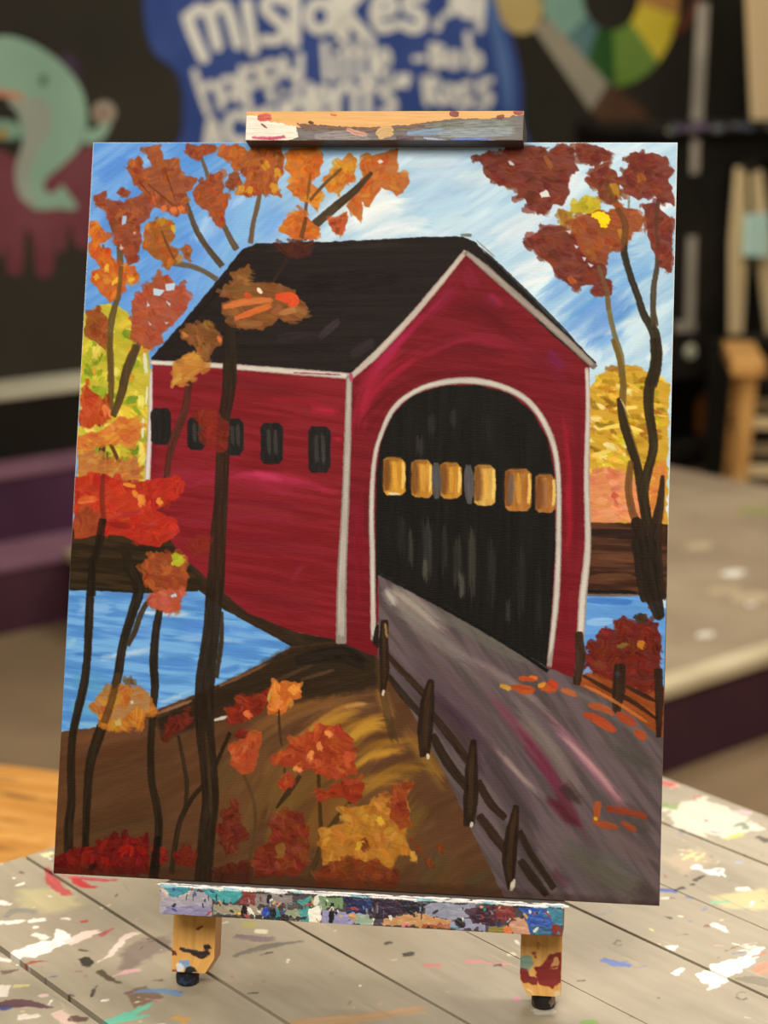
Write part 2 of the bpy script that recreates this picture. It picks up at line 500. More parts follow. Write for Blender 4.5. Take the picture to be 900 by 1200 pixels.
# ---- mural, painted thickly on the wall
def wp(x, y, t): return on_plane(x, y, NW, O4 - t)
def mural_poly(bm, pts, t0, t1): bm_prism(bm, [wp(x, y, t1) for x, y in pts], [wp(x, y, t0) for x, y in pts])
def mural_smooth(pts, n=6):
    P = np.array(pts, float)
    S = spline(np.vstack([P, P[:1]]), n)
    return [tuple(p) for p in S[:-1]]
def mural_stroke(bm, pts, w, t0, t1):
    S = spline(pts, 6)
    # the brush's overlapping touches lie a hair above one another
    for i, p in enumerate(S):
        mural_poly(bm, [(p[0] + w / 2 * math.cos(a), p[1] - w / 2 * math.sin(a)) for a in np.linspace(0, 2 * math.pi, 12, endpoint=False)], t0, t1 + 4e-5 * (i % 3))
        if i:
            q = S[i - 1]; d = p - q; d = d / (np.linalg.norm(d) + 1e-9); nn = np.array([-d[1], d[0]]) * w / 2
            mural_poly(bm, [q + nn, q - nn, p - nn, p + nn], t0, t1 + 1.6e-4 + 6e-5 * (i % 3))
def ring(cx, cy, r, a0=0, a1=360, ry=None):
    ry = ry or r
    return [(cx + r * math.cos(math.radians(a)), cy + ry * math.sin(math.radians(a))) for a in np.linspace(a0, a1, 13)]

quote = tag(empty('lettered_mural', wp(390, 60, 0)), 'blue painted splash with white hand-lettered quote on the black wall', 'mural')
dolph = tag(empty('dolphin_mural', wp(50, 160, 0)), 'painted teal dolphin leaping over a dripping maroon splash on the black wall', 'mural')
brush = tag(empty('paintbrush_mural', wp(700, 120, 0)), 'painted giant brush with cream bristles, grey ferrule and brown handle', 'mural')
wheel = tag(empty('palette_mural', wp(715, 0, 0)), 'painted ring of coloured wedges beside the brush on the black wall', 'mural')
bpy.context.view_layer.update()
def mpart(name, parent, col, polys=(), strokes=(), t0=0.0, t1=0.001, smooth=True):
    bm = bmesh.new()
    for p in polys: mural_poly(bm, mural_smooth(p) if smooth else p, t0, t1)
    for pts, w in strokes: mural_stroke(bm, pts, w, t0, t1)
    return under(from_bm(name, bm, flat_paint(name, col, 6)), parent)
mpart('blue_splash', quote, (56, 76, 134), [[(190, -60), (170, -15), (170, 25), (180, 60), (205, 82), (214, 108), (215, 150), (214, 240), (606, 240), (611, 140), (611, 100), (604, 60), (592, 15), (580, -60)]])
mpart('splash_highlight', quote, (84, 112, 160), [[(578, 0), (590, 40), (598, 80), (600, 125), (592, 125), (584, 80), (573, 30), (570, 0)]], t0=.001, t1=.0015)
LET = []
def L(w, *strokes): LET.extend((list(s), w) for s in strokes)
L(13, [(219, 20), (228, 44), (239, 68)], [(221, 20), (233, 11), (245, 18), (255, 54)], [(245, 18), (258, 5), (268, 15), (279, 52)])          # m
L(13, [(289, 4), (297, 59)], [(286, -14), (287, -13)])                                                                                # i
L(12, [(334, 2), (320, -4), (310, 8), (321, 21), (333, 32), (328, 46), (309, 47)])                                                   # s
L(13, [(346, -25), (345, 50)], [(333, -12), (360, -12)])                                                                              # t
L(12, ring(375, 19, 14, ry=16), [(392, -4), (395, 37)])                                                                               # a
L(13, [(404, -25), (402, 42)], [(424, -10), (407, 14), (429, 42)])                                                                    # k
L(12, [(441, 16), (461, 11), (454, -4), (443, 1), (439, 17), (446, 33), (461, 30)])                                                  # e
L(12, [(494, -3), (479, -2), (477, 9), (492, 17), (495, 29), (484, 34), (471, 28)])                                                  # s
L(9, [(515, 24), (512, 33)])                                                                                                          # ,
L(9, [(530, -14), (531, 10), (523, 17)], [(538, -14), (540, 13), (547, 13), (548, -14)], [(559, -12), (552, -4), (558, 6), (556, 17), (549, 19)], [(566, -14), (562, 34)], [(557, -13), (577, -13)])   # JUST
L(8, [(228, 84), (235, 108), (244, 133)], [(236, 110), (246, 98), (255, 106), (260, 126)])                                           # h
L(8, ring(267, 103, 9, ry=11), [(277, 91), (281, 118)])                                                                               # a
L(8, [(283, 80), (293, 130)], ring(296, 90, 9, ry=11))                                                                                # p
L(8, [(307, 76), (319, 118)], ring(318, 84, 9, ry=11))                                                                                # p
L(8, [(332, 69), (339, 88), (351, 84)], [(352, 65), (351, 92), (345, 110)])                                                           # y
L(8, [(380, 52), (383, 92)], [(394, 66), (395, 92)], [(394, 53), (394, 54)], [(407, 50), (408, 92)], [(402, 62), (413, 62)], [(421, 49), (422, 92)], [(416, 62), (428, 62)], [(436, 46), (437, 91)])   # little
L(7, [(444, 74), (456, 72), (453, 60), (446, 62), (444, 76), (449, 89), (457, 86)])
L(10, [(243, 172), (248, 142), (258, 172)], [(245, 161), (255, 161)], ring(280, 150, 14, 60, 320, 16), ring(312, 146, 13, 60, 320, 16), [(332, 122), (333, 150)], [(331, 108), (331, 109)], ring(350, 130, 10, ry=12), [(362, 100), (362, 146)])   # accid
L(9, [(371, 121), (386, 118), (381, 104), (372, 108), (370, 124), (377, 138), (388, 133)], [(394, 136), (395, 104)], [(395, 112), (406, 100), (415, 110), (416, 134)], [(430, 92), (431, 133)], [(422, 104), (440, 102)])   # ent
L(9, [(461, 101), (450, 103), (450, 112), (460, 118), (460, 129), (447, 131)], [(469, 90), (466, 99)], [(477, 90), (475, 99)])        # s"
L(7, [(486, 69), (497, 68)])                                                                                                          # -
L(8, [(506, 53), (508, 79)], [(506, 53), (518, 57), (508, 65)], [(508, 65), (522, 71), (508, 79)], ring(532, 70, 7, ry=8), [(548, 40), (551, 79)], ring(557, 71, 6, ry=8))   # Bob
L(8, [(497, 92), (501, 121)], [(497, 92), (513, 96), (500, 106)], [(502, 106), (516, 121)], ring(527, 110, 7, ry=9), [(551, 98), (540, 102), (541, 109), (550, 114), (549, 122), (538, 124)], [(575, 94), (563, 98), (563, 107), (574, 112), (573, 121), (560, 124)])   # Ross
mpart('lettering', quote, (222, 219, 205), strokes=LET, t0=.0012, t1=.002)
q = 240 / 847
def Z(*pts): return [(x * q, y * q) for x, y in pts]
mpart('maroon_splash', dolph, (116, 62, 68), [Z((-200, 600), (0, 620), (60, 650), (140, 600), (260, 640), (380, 600), (460, 640), (480, 900), (430, 1040), (390, 1000), (350, 1030), (310, 1010), (285, 930), (268, 1030), (240, 1035), (232, 950), (222, 1110), (182, 1150), (150, 1120), (130, 970), (105, 960), (95, 1110), (60, 1140), (28, 1110), (25, 1000), (0, 1070), (-60, 1000), (-200, 950))])
mpart('dark_fin', dolph, (66, 48, 66), [Z((230, 230), (290, 225), (325, 270), (320, 330), (260, 300))], t0=0, t1=.0008)
mpart('body', dolph, (138, 170, 146), [Z((-220, 230), (-120, 175), (0, 150), (70, 156), (150, 188), (230, 240), (300, 310), (340, 375), (358, 450), (356, 540), (320, 620), (250, 690), (195, 735), (180, 775), (205, 800), (240, 785), (258, 765), (275, 790), (318, 850), (300, 868), (250, 862), (160, 866), (120, 840), (90, 700), (90, 560), (60, 440), (0, 400), (-120, 420), (-220, 400))], t0=.001, t1=.0018)
mpart('belly', dolph, (152, 158, 142), [Z((30, 425), (90, 412), (180, 408), (212, 470), (200, 560), (152, 640), (122, 720), (125, 790), (150, 850), (100, 835), (70, 780), (63, 700), (85, 620), (105, 560), (92, 500), (60, 450))], t0=.0018, t1=.0024)
mpart('lower_jaw', dolph, (128, 160, 138), [Z((-200, 500), (0, 495), (70, 510), (98, 545), (60, 575), (0, 578), (-200, 570))], t0=.001, t1=.0018)
mpart('mouth', dolph, (190, 128, 98), strokes=[(Z((-200, 370), (0, 385), (85, 400)), 8)], t0=.0018, t1=.0026)
mpart('yellow_ball', dolph, (166, 128, 52), [ring(3, 157, 6)[:-1]], t0=.0018, t1=.0026)
mpart('flipper', dolph, (138, 170, 146), [Z((345, 530), (400, 532), (440, 480), (460, 510), (420, 580), (350, 592))], t0=.001, t1=.0018)
mpart('flower', dolph, (152, 140, 120), [ring(122, 132, 14)[:-1]], t0=.0018, t1=.0026)
mpart('flower_centre', dolph, (130, 88, 84), [ring(120, 133, 5)[:-1]], t0=.0026, t1=.003)
mpart('eye', dolph, (96, 112, 100), [ring(51, 94, 5, ry=7)[:-1]], t0=.0018, t1=.0026)
mpart('bristles', brush, (186, 164, 106), [[(560, -60), (582, 5), (590, 28), (605, 39), (620, 38), (631, 28), (636, 8), (625, -20), (600, -60)]], t1=.0018)
mpart('ferrule', brush, (158, 150, 128), [[(626, 34), (642, 20), (713, 98), (692, 130)]], t0=.0006, t1=.002, smooth=False)
mpart('handle', brush, (92, 64, 46), [[(692, 130), (713, 98), (745, 120), (800, 180), (838, 232), (840, 262), (820, 276), (790, 268), (740, 200), (710, 150)]], t0=.0006, t1=.0022, smooth=False)
def wedge(a0, a1):
    cx, cy = 716, -4
    o = [(cx + 80 * math.cos(math.radians(a)), cy + 106 * math.sin(math.radians(a))) for a in np.linspace(a0, a1, 7)]
    i = [(cx + 33 * math.cos(math.radians(a)), cy + 40 * math.sin(math.radians(a))) for a in np.linspace(a1, a0, 7)]
    return o + i
for a0, a1, c in ((12, 46, (228, 204, 64)), (46, 86, (118, 150, 66)), (86, 116, (52, 92, 46)), (116, 146, (96, 128, 126)), (146, 190, (132, 168, 150)), (-22, 12, (196, 142, 78)), (-60, -22, (176, 92, 60)), (190, 235, (120, 110, 150)), (235, 300, (150, 70, 90))):
    mpart('colour_wedge', wheel, c, [wedge(a0, a1)], t1=.0012, smooth=False)
mpart('rust_swipe', wheel, (112, 64, 46), strokes=[([(792, 36), (806, 22), (818, -5), (822, -30)], 11)], t1=.0012)

# ---- black supply shelf against the wall, with what stands on it and in it
SF = 3.95
s_a, s_b = on_plane(786, 150, NW, SF) @ DV, 6.4
ZT = on_plane(800, 148, NW, SF)[2]
shelf = tag(empty('supply_shelf', at(s_a, SF, 0)), 'tall black supply shelf with paint-crusted top edge against the mural wall', 'shelf')
bpy.context.view_layer.update()
ZJ = on_plane(826, 508, NW, SF + .12)[2]
def sh(name, box, mat, parent=shelf, bevel=0.003):
    bm = bmesh.new(); slab(bm, *box); return under(from_bm(name, bm, mat, bevel=bevel), parent)
sh('shelf_top', (s_a - .03, s_b, SF - .02, O4 - .02, ZT - .025, ZT + .012), M_BLACKWOOD)
sh('apron', (s_a, s_b, SF + .01, SF + .03, ZT - .13, ZT - .025), M_BLACK)
sh('back_panel', (s_a, s_b, O4 - .05, O4 - .03, 0, ZT - .025), M_BLACK)
for x in (s_a, s_b - .06): sh('upright', (x, x + .06, SF + .03, O4 - .05, 0, ZT - .025), M_BLACK)
for z in (.05, ZJ - .026): sh('shelf_board', (s_a + .06, s_b - .06, SF + .03, O4 - .05, z, z + .025), M_BLACK)
edge_cols = [(150, 140, 130), (120, 124, 130), (90, 96, 110), (160, 156, 138), (128, 110, 140), (110, 130, 130)]
for c in edge_cols:
    m_ = flat_paint('dried_paint', c)
    for k in range(9):
        bm = bmesh.new()
        s = s_a - .02 + (s_b - s_a) * rng.random(); z = ZT - .006 + .014 * (rng.random() - .5); r = .006 + .007 * rng.random()
        P = [at(s + 2.6 * r * math.cos(t) * (1 + .3 * rng.random()), SF - .021, min(max(z + r * math.sin(t), ZT - .024), ZT + .011)) for t in np.linspace(0, 2 * math.pi, 10, endpoint=False)]
        bm_prism(bm, P, [p + NW * .0012 for p in P])
        under(from_bm('dried_paint', bm, m_), shelf)
# grey strip and cream board standing on the shelf top, leaning on the wall
def standing(name, label, cat, x0, y0, x1, y1, w, mat, o=None, thick=.02):
    o = SF + .12 if o is None else o
    b = on_plane(x1, y1, NW, o); b[2] = ZT + .012
    t = on_plane(x0, y0, NW, o)
    bm = bmesh.new(); bm_bar(bm, b, t, w, thick, side=tuple(DV))
    return tag(from_bm(name, bm, mat, bevel=.003), label, cat)
standing('metal_strip', 'upright dull grey metal strip standing on the black shelf top', 'strip', 824, 4, 817, 134, .044, M_GREY)
b0 = on_plane(884, 142, NW, SF + .05); b0[2] = ZT + .012
t0_ = on_plane(874, -90, NW, SF + .05)
b1 = b0 + DV * .20; t1_ = t0_ + DV * .22
bm = bmesh.new(); bm_prism(bm, [b0, b1, t1_, t0_], [p + NW * .018 for p in (b0, b1, t1_, t0_)])
tag(from_bm('cream_board', bm, M_PLANK, bevel=.003), 'tall cream wooden board standing at the end of the black shelf top', 'board')
# folded pale easel inside: two tapered legs with a hinge block
LB = .385 + .001
def inside(x, y, o): return on_plane(x, y, NW, o)
fe = tag(empty('folded_easel', inside(866, 392, SF - .05)), 'folded pale wooden easel with two tapered legs leaning against the black shelf', 'easel')
bpy.context.view_layer.update()
for pts in (((868, 196), (862, 392)), ((886, 200), (906, 392))):
    a, b = inside(*pts[0], SF - .03), inside(*pts[1], SF - .07)
    d = (b - a); b = a + d * (a[2] - .001) / (a[2] - b[2]) if False else b
    bm = bmesh.new(); bm_bar(bm, a, a + (b - a) * .45, .046, .018, .086, .018, side=tuple(DV)); bm_bar(bm, a + (b - a) * .45, b, .086, .018, .060, .018, side=tuple(DV))
    under(from_bm('leg', bm, M_PALE, bevel=.003), fe)
a = inside(877, 196, SF - .03)
bm = bmesh.new(); bm_bar(bm, a - DV * .045, a + DV * .045, .03, .022, side=(0, 0, 1)); under(from_bm('hinge_block', bm, M_BLACKWOOD, bevel=.002), fe)
# a plain crate carries the easel's feet
zc = inside(862, 392, SF - .07)[2]
sc = inside(862, 392, SF - .07) @ DV
crate = tag(empty('storage_box', at(sc, SF - .1, 0)), 'black storage box in front of the shelf, under the pale folded easel', 'box')
bpy.context.view_layer.update()
sh('box_body', (sc - .09, sc + .42, SF - .16, SF - .022, 0, zc - .022), M_BLACK, crate)
sh('box_lid', (sc - .10, sc + .43, SF - .166, SF - .021, zc - .022, zc - .012), M_BLACKWOOD, crate)
bm = bmesh.new()
P = [inside(x, y, SF - .085) for x, y in ((876, 252), (902, 250), (902, 302), (874, 300))]
bm_prism(bm, P, [p + NW * .016 for p in P])
mint = tag(empty('mint_canvas', P[3]), 'small mint green canvas panel hung between the pale easel legs', 'canvas')
bpy.context.view_layer.update()
under(from_bm('panel', bm, M_MINT, bevel=.002), mint)
# grey bracket hanging on the shelf front, round knob, little rust tag
br = tag(empty('hanging_bracket', inside(812, 270, SF)), 'grey L-shaped bracket hanging on the front of the black shelf', 'bracket')
bpy.context.view_layer.update()
sh('panel_front', (s_a + .005, s_a + .34, SF + .012, SF + .029, ZJ + .24, ZT - .13), M_BLACK)
bm = bmesh.new()
bm_bar(bm, inside(811, 277, SF + .006), inside(808, 386, SF + .006), .040, .010, side=tuple(DV)); under(from_bm('upright_arm', bm, M_GREY, bevel=.002), br)
bm = bmesh.new()
bm_bar(bm, inside(792, 383, SF + .006), inside(814, 383, SF + .006), .036, .010, side=(0, 0, 1)); under(from_bm('short_arm', bm, M_GREY, bevel=.002), br)
bm = bmesh.new()
bm_bar(bm, inside(815, 163, SF + .003), inside(814, 204, SF + .003), .038, .010, side=tuple(DV))
tag(from_bm('short_metal_strip', bm, M_GREY, bevel=.003), 'short dull grey strip hanging just under the shelf top', 'strip')
c = inside(808, 412, SF + .012)
M_disc = Matrix(((DV[0], 0, -NW[0], c[0]), (DV[1], 0, -NW[1], c[1]), (0, 1, 0, c[2]), (0, 0, 0, 1)))
bm = bmesh.new(); bm_lathe(bm, [(.026, 0), (.027, .006), (.022, .012), (.008, .013)], 24, M_disc)
tag(from_bm('round_hook', bm, flat_paint('hook_paint', (190, 190, 160))), 'round pale knob below the grey bracket on the shelf front', 'knob')

# ---- wooden stool on the floor beyond the stage
c = on_level(864, 575, 0.12); c = on_plane(864, 575, np.array([0, 1., 0]), 5.44)
st = np.array([c[0], c[1], 0])
ux = np.array([.993, -.12, 0]); uy = np.array([.12, .993, 0])
stool = tag(empty('wooden_stool', st), 'honey pine stool with double rungs beyond the stage, before the black shelf', 'stool')
bpy.context.view_layer.update()
ztop = on_plane(862, 420, np.array([0, 1., 0]), 5.44)[2]
wd = .34
for (i, j) in ((0, 0), (1, 0), (0, 1), (1, 1)):
    foot = st + ux * wd * i + uy * wd * j
    top = foot + np.array([0, 0, ztop - .05]) + (ux * (.02 if i == 0 else -.02))
    bm = bmesh.new(); bm_bar(bm, foot, top, .046, .046, .05, .05, side=tuple(ux)); under(from_bm('leg', bm, M_WOOD, bevel=.005), stool)
for z in (ztop - .20, ztop - .35):
    for j in (0, 1):
        a = st + uy * wd * j + np.array([0, 0, z])
        bm = bmesh.new(); bm_bar(bm, a + ux * .02, a + ux * (wd - .02), .036, .022, side=(0, 0, 1)); under(from_bm('rung', bm, M_PALE, bevel=.003), stool)
    for i in (0, 1):
        a = st + ux * wd * i + np.array([0, 0, z - .04])
        bm = bmesh.new(); bm_bar(bm, a + uy * .02, a + uy * (wd - .02), .036, .022, side=(0, 0, 1)); under(from_bm('rung', bm, M_WOOD, bevel=.003), stool)
for i in (0, 1):
    a = st + ux * (wd * i + (.012 if i == 0 else -.012)) + np.array([0, 0, ztop - .025])
    bm = bmesh.new(); bm_bar(bm, a - uy * .05, a + uy * (wd + .05), .05, .105, side=(0, 0, 1)); under(from_bm('arm_rail', bm, M_WOOD, bevel=.008), stool)
bm = bmesh.new()
a = st + np.array([0, 0, ztop - .065])
for k in range(4):
    b = a + uy * (.03 + k * .085)
    bm_bar(bm, b + ux * .03, b + ux * (wd - .03), .07, .016, side=tuple(uy))
under(from_bm('seat_slats', bm, M_BLACKWOOD, bevel=.002), stool)

# ---- a rust-brown jar on the shelf board, half hidden by the stool
jp = on_plane(828, 508, NW, SF + .12)
bm = bmesh.new(); bm_lathe(bm, [(.040, 0), (.046, .006), (.047, .10), (.036, .125), (.030, .13), (.030, .15)], 24)
jar = tag(empty('jar', (jp[0], jp[1], ZJ)), 'rust brown jar on the black shelf, just left of the pine stool', 'jar')
from_bm('jar_body', bm, flat_paint('rust_glaze', (150, 88, 44)), jar, smooth=True)
bm = bmesh.new(); bm_lathe(bm, [(.033, .1502), (.034, .152), (.034, .168), (.031, .171)], 24)
from_bm('lid', bm, M_BLACKWOOD, jar, smooth=True)
# ------------------------------------------------------------------ the art table: paint-spattered boards
TZ = 0.7385
KC = on_level(575, 835, TZ)
UA = np.array([0.6505, -0.7595, 0.0])
UB = np.array([-0.7595, -0.6505, 0.0])          # across the boards, towards the viewer's left
TABLE_A, TABLE_B = 1.75, 0.873
RA, RB, CELL = 0.73, 0.71, 0.001
def table_px(pts):
    out = []
    for x, y in pts:
        d = on_level(x, y, TZ) - KC
        out.append((d @ UA / CELL, d @ UB / CELL))
    return np.array(out)
TP = Paint(int(RA / CELL), int(RB / CELL), (168, 156, 133), table_px, 3)
# worn, mottled board colour
yy, xx = np.mgrid[0:TP.h, 0:TP.w].astype(float)
n1, n2 = fbm(xx / 130, yy / 60, 3, 4), fbm(xx / 40, yy / 7, 9, 3)
TP.c += ((n1 - .5) * 34 + (n2 - .5) * 16)[..., None] * np.array([1, .97, .9])
R_ = TP.rng
def S(pts, w, col, **k):
    f = getattr(pts, 'k', .85)
    w = [max(1.2, v * f) for v in w] if np.ndim(w) else max(1.2, w * f)
    TP.stroke(pts, w, col, **{**dict(a=.85, dry=.55, var=12, rough=1.6, taper=(.1, .3), thick=.5), **k})
def Pg(pts, col, **k): TP.poly(pts, col, **{**dict(jag=3.0, jf=6, var=10, thick=.5), **k})
class Crop(list): k = .27
def zl(*p): return Crop((x / 4.09, 980 + y / 4.09) for x, y in p)
def zr(*p): return Crop((700 + x / 3.75, 880 + y / 3.75) for x, y in p)
# broad washes
Pg(zl((80, 260), (330, 250), (380, 330), (250, 370), (110, 340)), (206, 194, 140), a=.55, soft=8)
Pg(zl((360, 380), (640, 330), (680, 420), (420, 430)), (160, 152, 132), a=.4, soft=10)
Pg(zl((560, 640), (600, 540), (700, 490), (820, 470), (820, 540), (740, 570), (640, 640)), (128, 112, 102), a=.75, soft=5)
Pg(zl((600, 750), (700, 715), (780, 770), (720, 800), (650, 820)), (132, 104, 84), a=.8)
Pg(zr((500, 640), (740, 600), (760, 700), (560, 690)), (216, 204, 142), a=.7, soft=6)
Pg(zr((290, 470), (440, 430), (520, 480), (380, 540)), (212, 184, 150), a=.5, soft=8)
Pg(zr((300, 250), (450, 200), (620, 270), (740, 340), (560, 390), (330, 330)), (232, 226, 204), a=.8, soft=4, jag=7)
# left side
S(zl((225, 145), (250, 220), (330, 285), (370, 280)), [12, 34, 30, 10], (186, 72, 72), a=.85)
S(zl((350, 195), (400, 235), (490, 250)), [26, 30, 6], (196, 56, 56), a=.9)
S(zl((380, 200), (480, 210), (600, 212)), [14, 22, 6], (190, 60, 80), a=.85)
S(zl((300, 190), (380, 200)), [16, 10], (206, 110, 110), a=.7)
Pg(zl((40, 560), (130, 520), (250, 500), (270, 445), (330, 455), (350, 500), (300, 520), (230, 560), (150, 580), (60, 595)), (250, 246, 234))
S(zl((330, 510), (410, 475), (480, 455)), [34, 40, 14], (240, 214, 200), a=.9)
S(zl((480, 475), (550, 440)), [20, 8], (176, 74, 90))
S(zl((395, 412), (418, 404)), [14, 10], (190, 60, 50))
S(zl((0, 415), (70, 412), (130, 403)), [20, 24, 12], (250, 246, 236))
S(zl((150, 408), (215, 398)), [26, 18], (250, 246, 236))
S(zl((0, 318), (50, 328)), [30, 12], (246, 240, 228))
S(zl((160, 440), (190, 435)), 14, (248, 244, 232)); S(zl((170, 470), (230, 490)), [20, 26], (248, 244, 230))
S(zl((290, 395), (345, 400)), 12, (240, 234, 218)); S(zl((70, 240), (120, 225)), 16, (246, 240, 224)); S(zl((0, 130), (70, 100)), [22, 10], (244, 238, 222)); S(zl((0, 40), (40, 10)), [26, 20], (246, 242, 230))
S(zl((0, 590), (50, 600)), [26, 10], (248, 236, 226))
S(zl((90, 38), (150, 28)), [22, 18], (206, 184, 186)); S(zl((165, 22), (210, 12)), [26, 22], (166, 160, 154))
S(zl((215, 92), (250, 80)), [26, 20], (236, 228, 168))
Pg(zl((385, 590), (410, 575), (455, 595), (445, 630), (400, 620)), (70, 62, 52))
S(zl((375, 545), (435, 552)), 10, (84, 76, 66))
S(zl((455, 612), (520, 575), (560, 530), (610, 480), (710, 455)), [6, 14, 22, 22, 14], (236, 214, 198))
S(zl((545, 672), (610, 650), (680, 638)), [8, 20, 16], (226, 176, 176))
S(zl((478, 645), (520, 680), (590, 708)), [22, 18, 4], (82, 70, 48))
S(zl((640, 748), (760, 742), (900, 765)), [10, 26, 22], (112, 150, 196))
S(zl((520, 890), (620, 855), (740, 800)), [26, 30, 14], (104, 206, 176)); S(zl((580, 880), (740, 855)), [22, 12], (112, 212, 182))
S(zl((840, 868), (900, 885)), [20, 26], (212, 160, 88))
S(zl((0, 815), (90, 800), (270, 826)), [36, 40, 6], (92, 60, 68)); S(zl((0, 825), (60, 822)), 22, (66, 70, 120))
S(zl((120, 615), (180, 600), (250, 598)), [14, 12, 4], (166, 76, 56))
S(zl((215, 680), (285, 668)), [8, 4], (86, 88, 130)); S(zl((15, 655), (90, 640)), [20, 10], (122, 100, 88))
S(zl((100, 870), (190, 860)), [30, 14], (240, 226, 206)); S(zl((280, 850), (340, 900)), [34, 40], (228, 196, 180)); S(zl((340, 875), (415, 880)), [26, 22], (96, 68, 58))
S(zl((440, 770), (470, 710)), [8, 6], (72, 64, 56)); S(zl((330, 760), (370, 765)), 8, (90, 78, 66)); S(zl((730, 692), (790, 690)), 10, (120, 104, 92))
S(zl((0, 760), (20, 720)), [40, 30], (240, 228, 214)); S(zl((70, 720), (140, 716)), [18, 14], (214, 204, 140)); S(zl((190, 770), (220, 760)), 18, (226, 190, 180))
S(zl((490, 788), (530, 786)), 12, (250, 246, 236)); S(zl((655, 795), (670, 792)), 12, (238, 232, 190))
S(zl((30, 390), (80, 355), (200, 370)), [20, 30, 18], (124, 124, 118), a=.5)
# middle
S([(275, 1097), (300, 1100), (325, 1101)], [6, 11, 6], (128, 106, 108)); S([(300, 1091), (312, 1092)], 8, (232, 226, 196)); S([(285, 1083), (300, 1085)], 10, (178, 168, 92))
S([(270, 1122), (310, 1110), (368, 1101)], [3, 10, 2], (110, 104, 92), a=.8)
S([(545, 1127), (575, 1129), (600, 1131)], [6, 3, 2], (220, 138, 134)); S([(497, 1132), (517, 1131)], [5, 7], (206, 128, 120)); S([(578, 1132), (588, 1131)], 3, (70, 60, 50))
S([(474, 1119), (484, 1118)], 8, (60, 52, 40)); S([(451, 1107), (458, 1104)], 5, (66, 56, 44)); S([(594, 1119), (604, 1118)], 6, (232, 226, 190))
S([(340, 1201), (420, 1193), (512, 1180)], [16, 14, 10], (196, 154, 108), a=.8, rough=2)
S([(680, 1198), (700, 1198)], 8, (120, 160, 70)); S([(628, 1186), (646, 1184)], 14, (206, 198, 182), a=.8); S([(604, 1171), (608, 1171)], 6, (222, 130, 160))
# right side
S(zr((285, 140), (345, 155)), [34, 40], (214, 82, 84)); S(zr((420, 200), (455, 203)), 20, (186, 96, 70)); S(zr((280, 240), (345, 245)), [40, 46], (132, 152, 92))
S(zr((600, 268), (680, 272)), [20, 28], (226, 186, 196)); S(zr((600, 330), (640, 320), (655, 350)), [14, 20, 22], (124, 136, 110)); S(zr((570, 385), (640, 365)), [18, 26], (206, 202, 96))
S(zr((710, 380), (750, 395)), [22, 30], (70, 62, 48)); S(zr((500, 355), (560, 362)), 9, (170, 130, 150)); S(zr((360, 355), (380, 365)), 9, (110, 134, 170))
for p in (((350, 435), (430, 440)), ((380, 460), (460, 470)), ((370, 480), (450, 440)), ((430, 485), (475, 445))): S(zr(*p), 11, (236, 222, 150))
Pg(zr((415, 515), (440, 500), (470, 520), (560, 515), (555, 550), (500, 545), (450, 530)), (250, 246, 236))
S(zr((270, 612), (345, 618)), [22, 26], (76, 92, 170)); S(zr((385, 642), (425, 648)), 14, (120, 132, 176)); S(zr((610, 490), (635, 492)), 14, (168, 172, 204))
S(zr((345, 610), (385, 600)), [10, 14], (52, 44, 36)); S(zr((410, 590), (425, 583)), 12, (56, 48, 38)); S(zr((428, 570), (470, 546)), [16, 14], (54, 46, 38))
S(zr((270, 652), (325, 645)), 10, (238, 222, 196)); S(zr((500, 665), (585, 660)), [14, 20], (140, 196, 160)); S(zr((650, 685), (680, 682)), 16, (222, 196, 190)); S(zr((610, 610), (670, 605)), 24, (248, 244, 224))
S(zr((500, 762), (540, 775), (575, 802)), [16, 26, 8], (250, 248, 240)); S(zr((462, 772), (500, 770)), 14, (136, 92, 74)); S(zr((530, 745), (585, 735)), 4, (232, 214, 190))
Pg(zr((425, 992), (500, 945), (580, 915), (650, 900), (690, 870), (725, 868), (690, 930), (600, 985), (530, 1040), (475, 1055), (500, 1020), (445, 1015)), (252, 250, 242))
Pg(zr((300, 858), (355, 855), (345, 878), (310, 872)), (248, 244, 236), jag=2); S(zr((335, 980), (380, 955)), [22, 14], (252, 248, 240))
S(zr((25, 920), (80, 935), (155, 945)), [26, 24, 8], (84, 110, 186)); S(zr((100, 930), (140, 925)), 10, (96, 120, 190)); S(zr((0, 720), (70, 702)), [4, 8], (130, 138, 172))
S(zr((670, 910), (750, 882)), [4, 18], (198, 126, 100)); S(zr((715, 965), (760, 945)), [44, 60], (196, 142, 112))
S(zr((610, 1000), (680, 1005), (760, 1020)), [10, 40, 44], (128, 118, 98), a=.85); S(zr((230, 780), (250, 795)), 10, (232, 220, 150)); S(zr((265, 845), (278, 848)), 8, (236, 224, 150))
for cx, cy, r in ((92, 845, 15), (635, 1076, 24)): S(zr(*[(cx + r * math.cos(t), cy + .7 * r * math.sin(t)) for t in np.linspace(.3, 5.6, 9)]), 5, (104, 92, 74), taper=(.1, .1))
S(zr((340, 812), (410, 803)), 3, (110, 98, 80)); S(zr((500, 912), (545, 905)), 5, (130, 116, 90)); S(zr((560, 880), (640, 850)), [3, 5], (120, 100, 80), dry=.8)
for k in range(10): S(zr((640 + R_.integers(-60, 90), 860 + R_.integers(-20, 30)), (660 + R_.integers(-60, 90), 862 + R_.integers(-20, 30))), 5, (236, 226, 206), dry=.8)
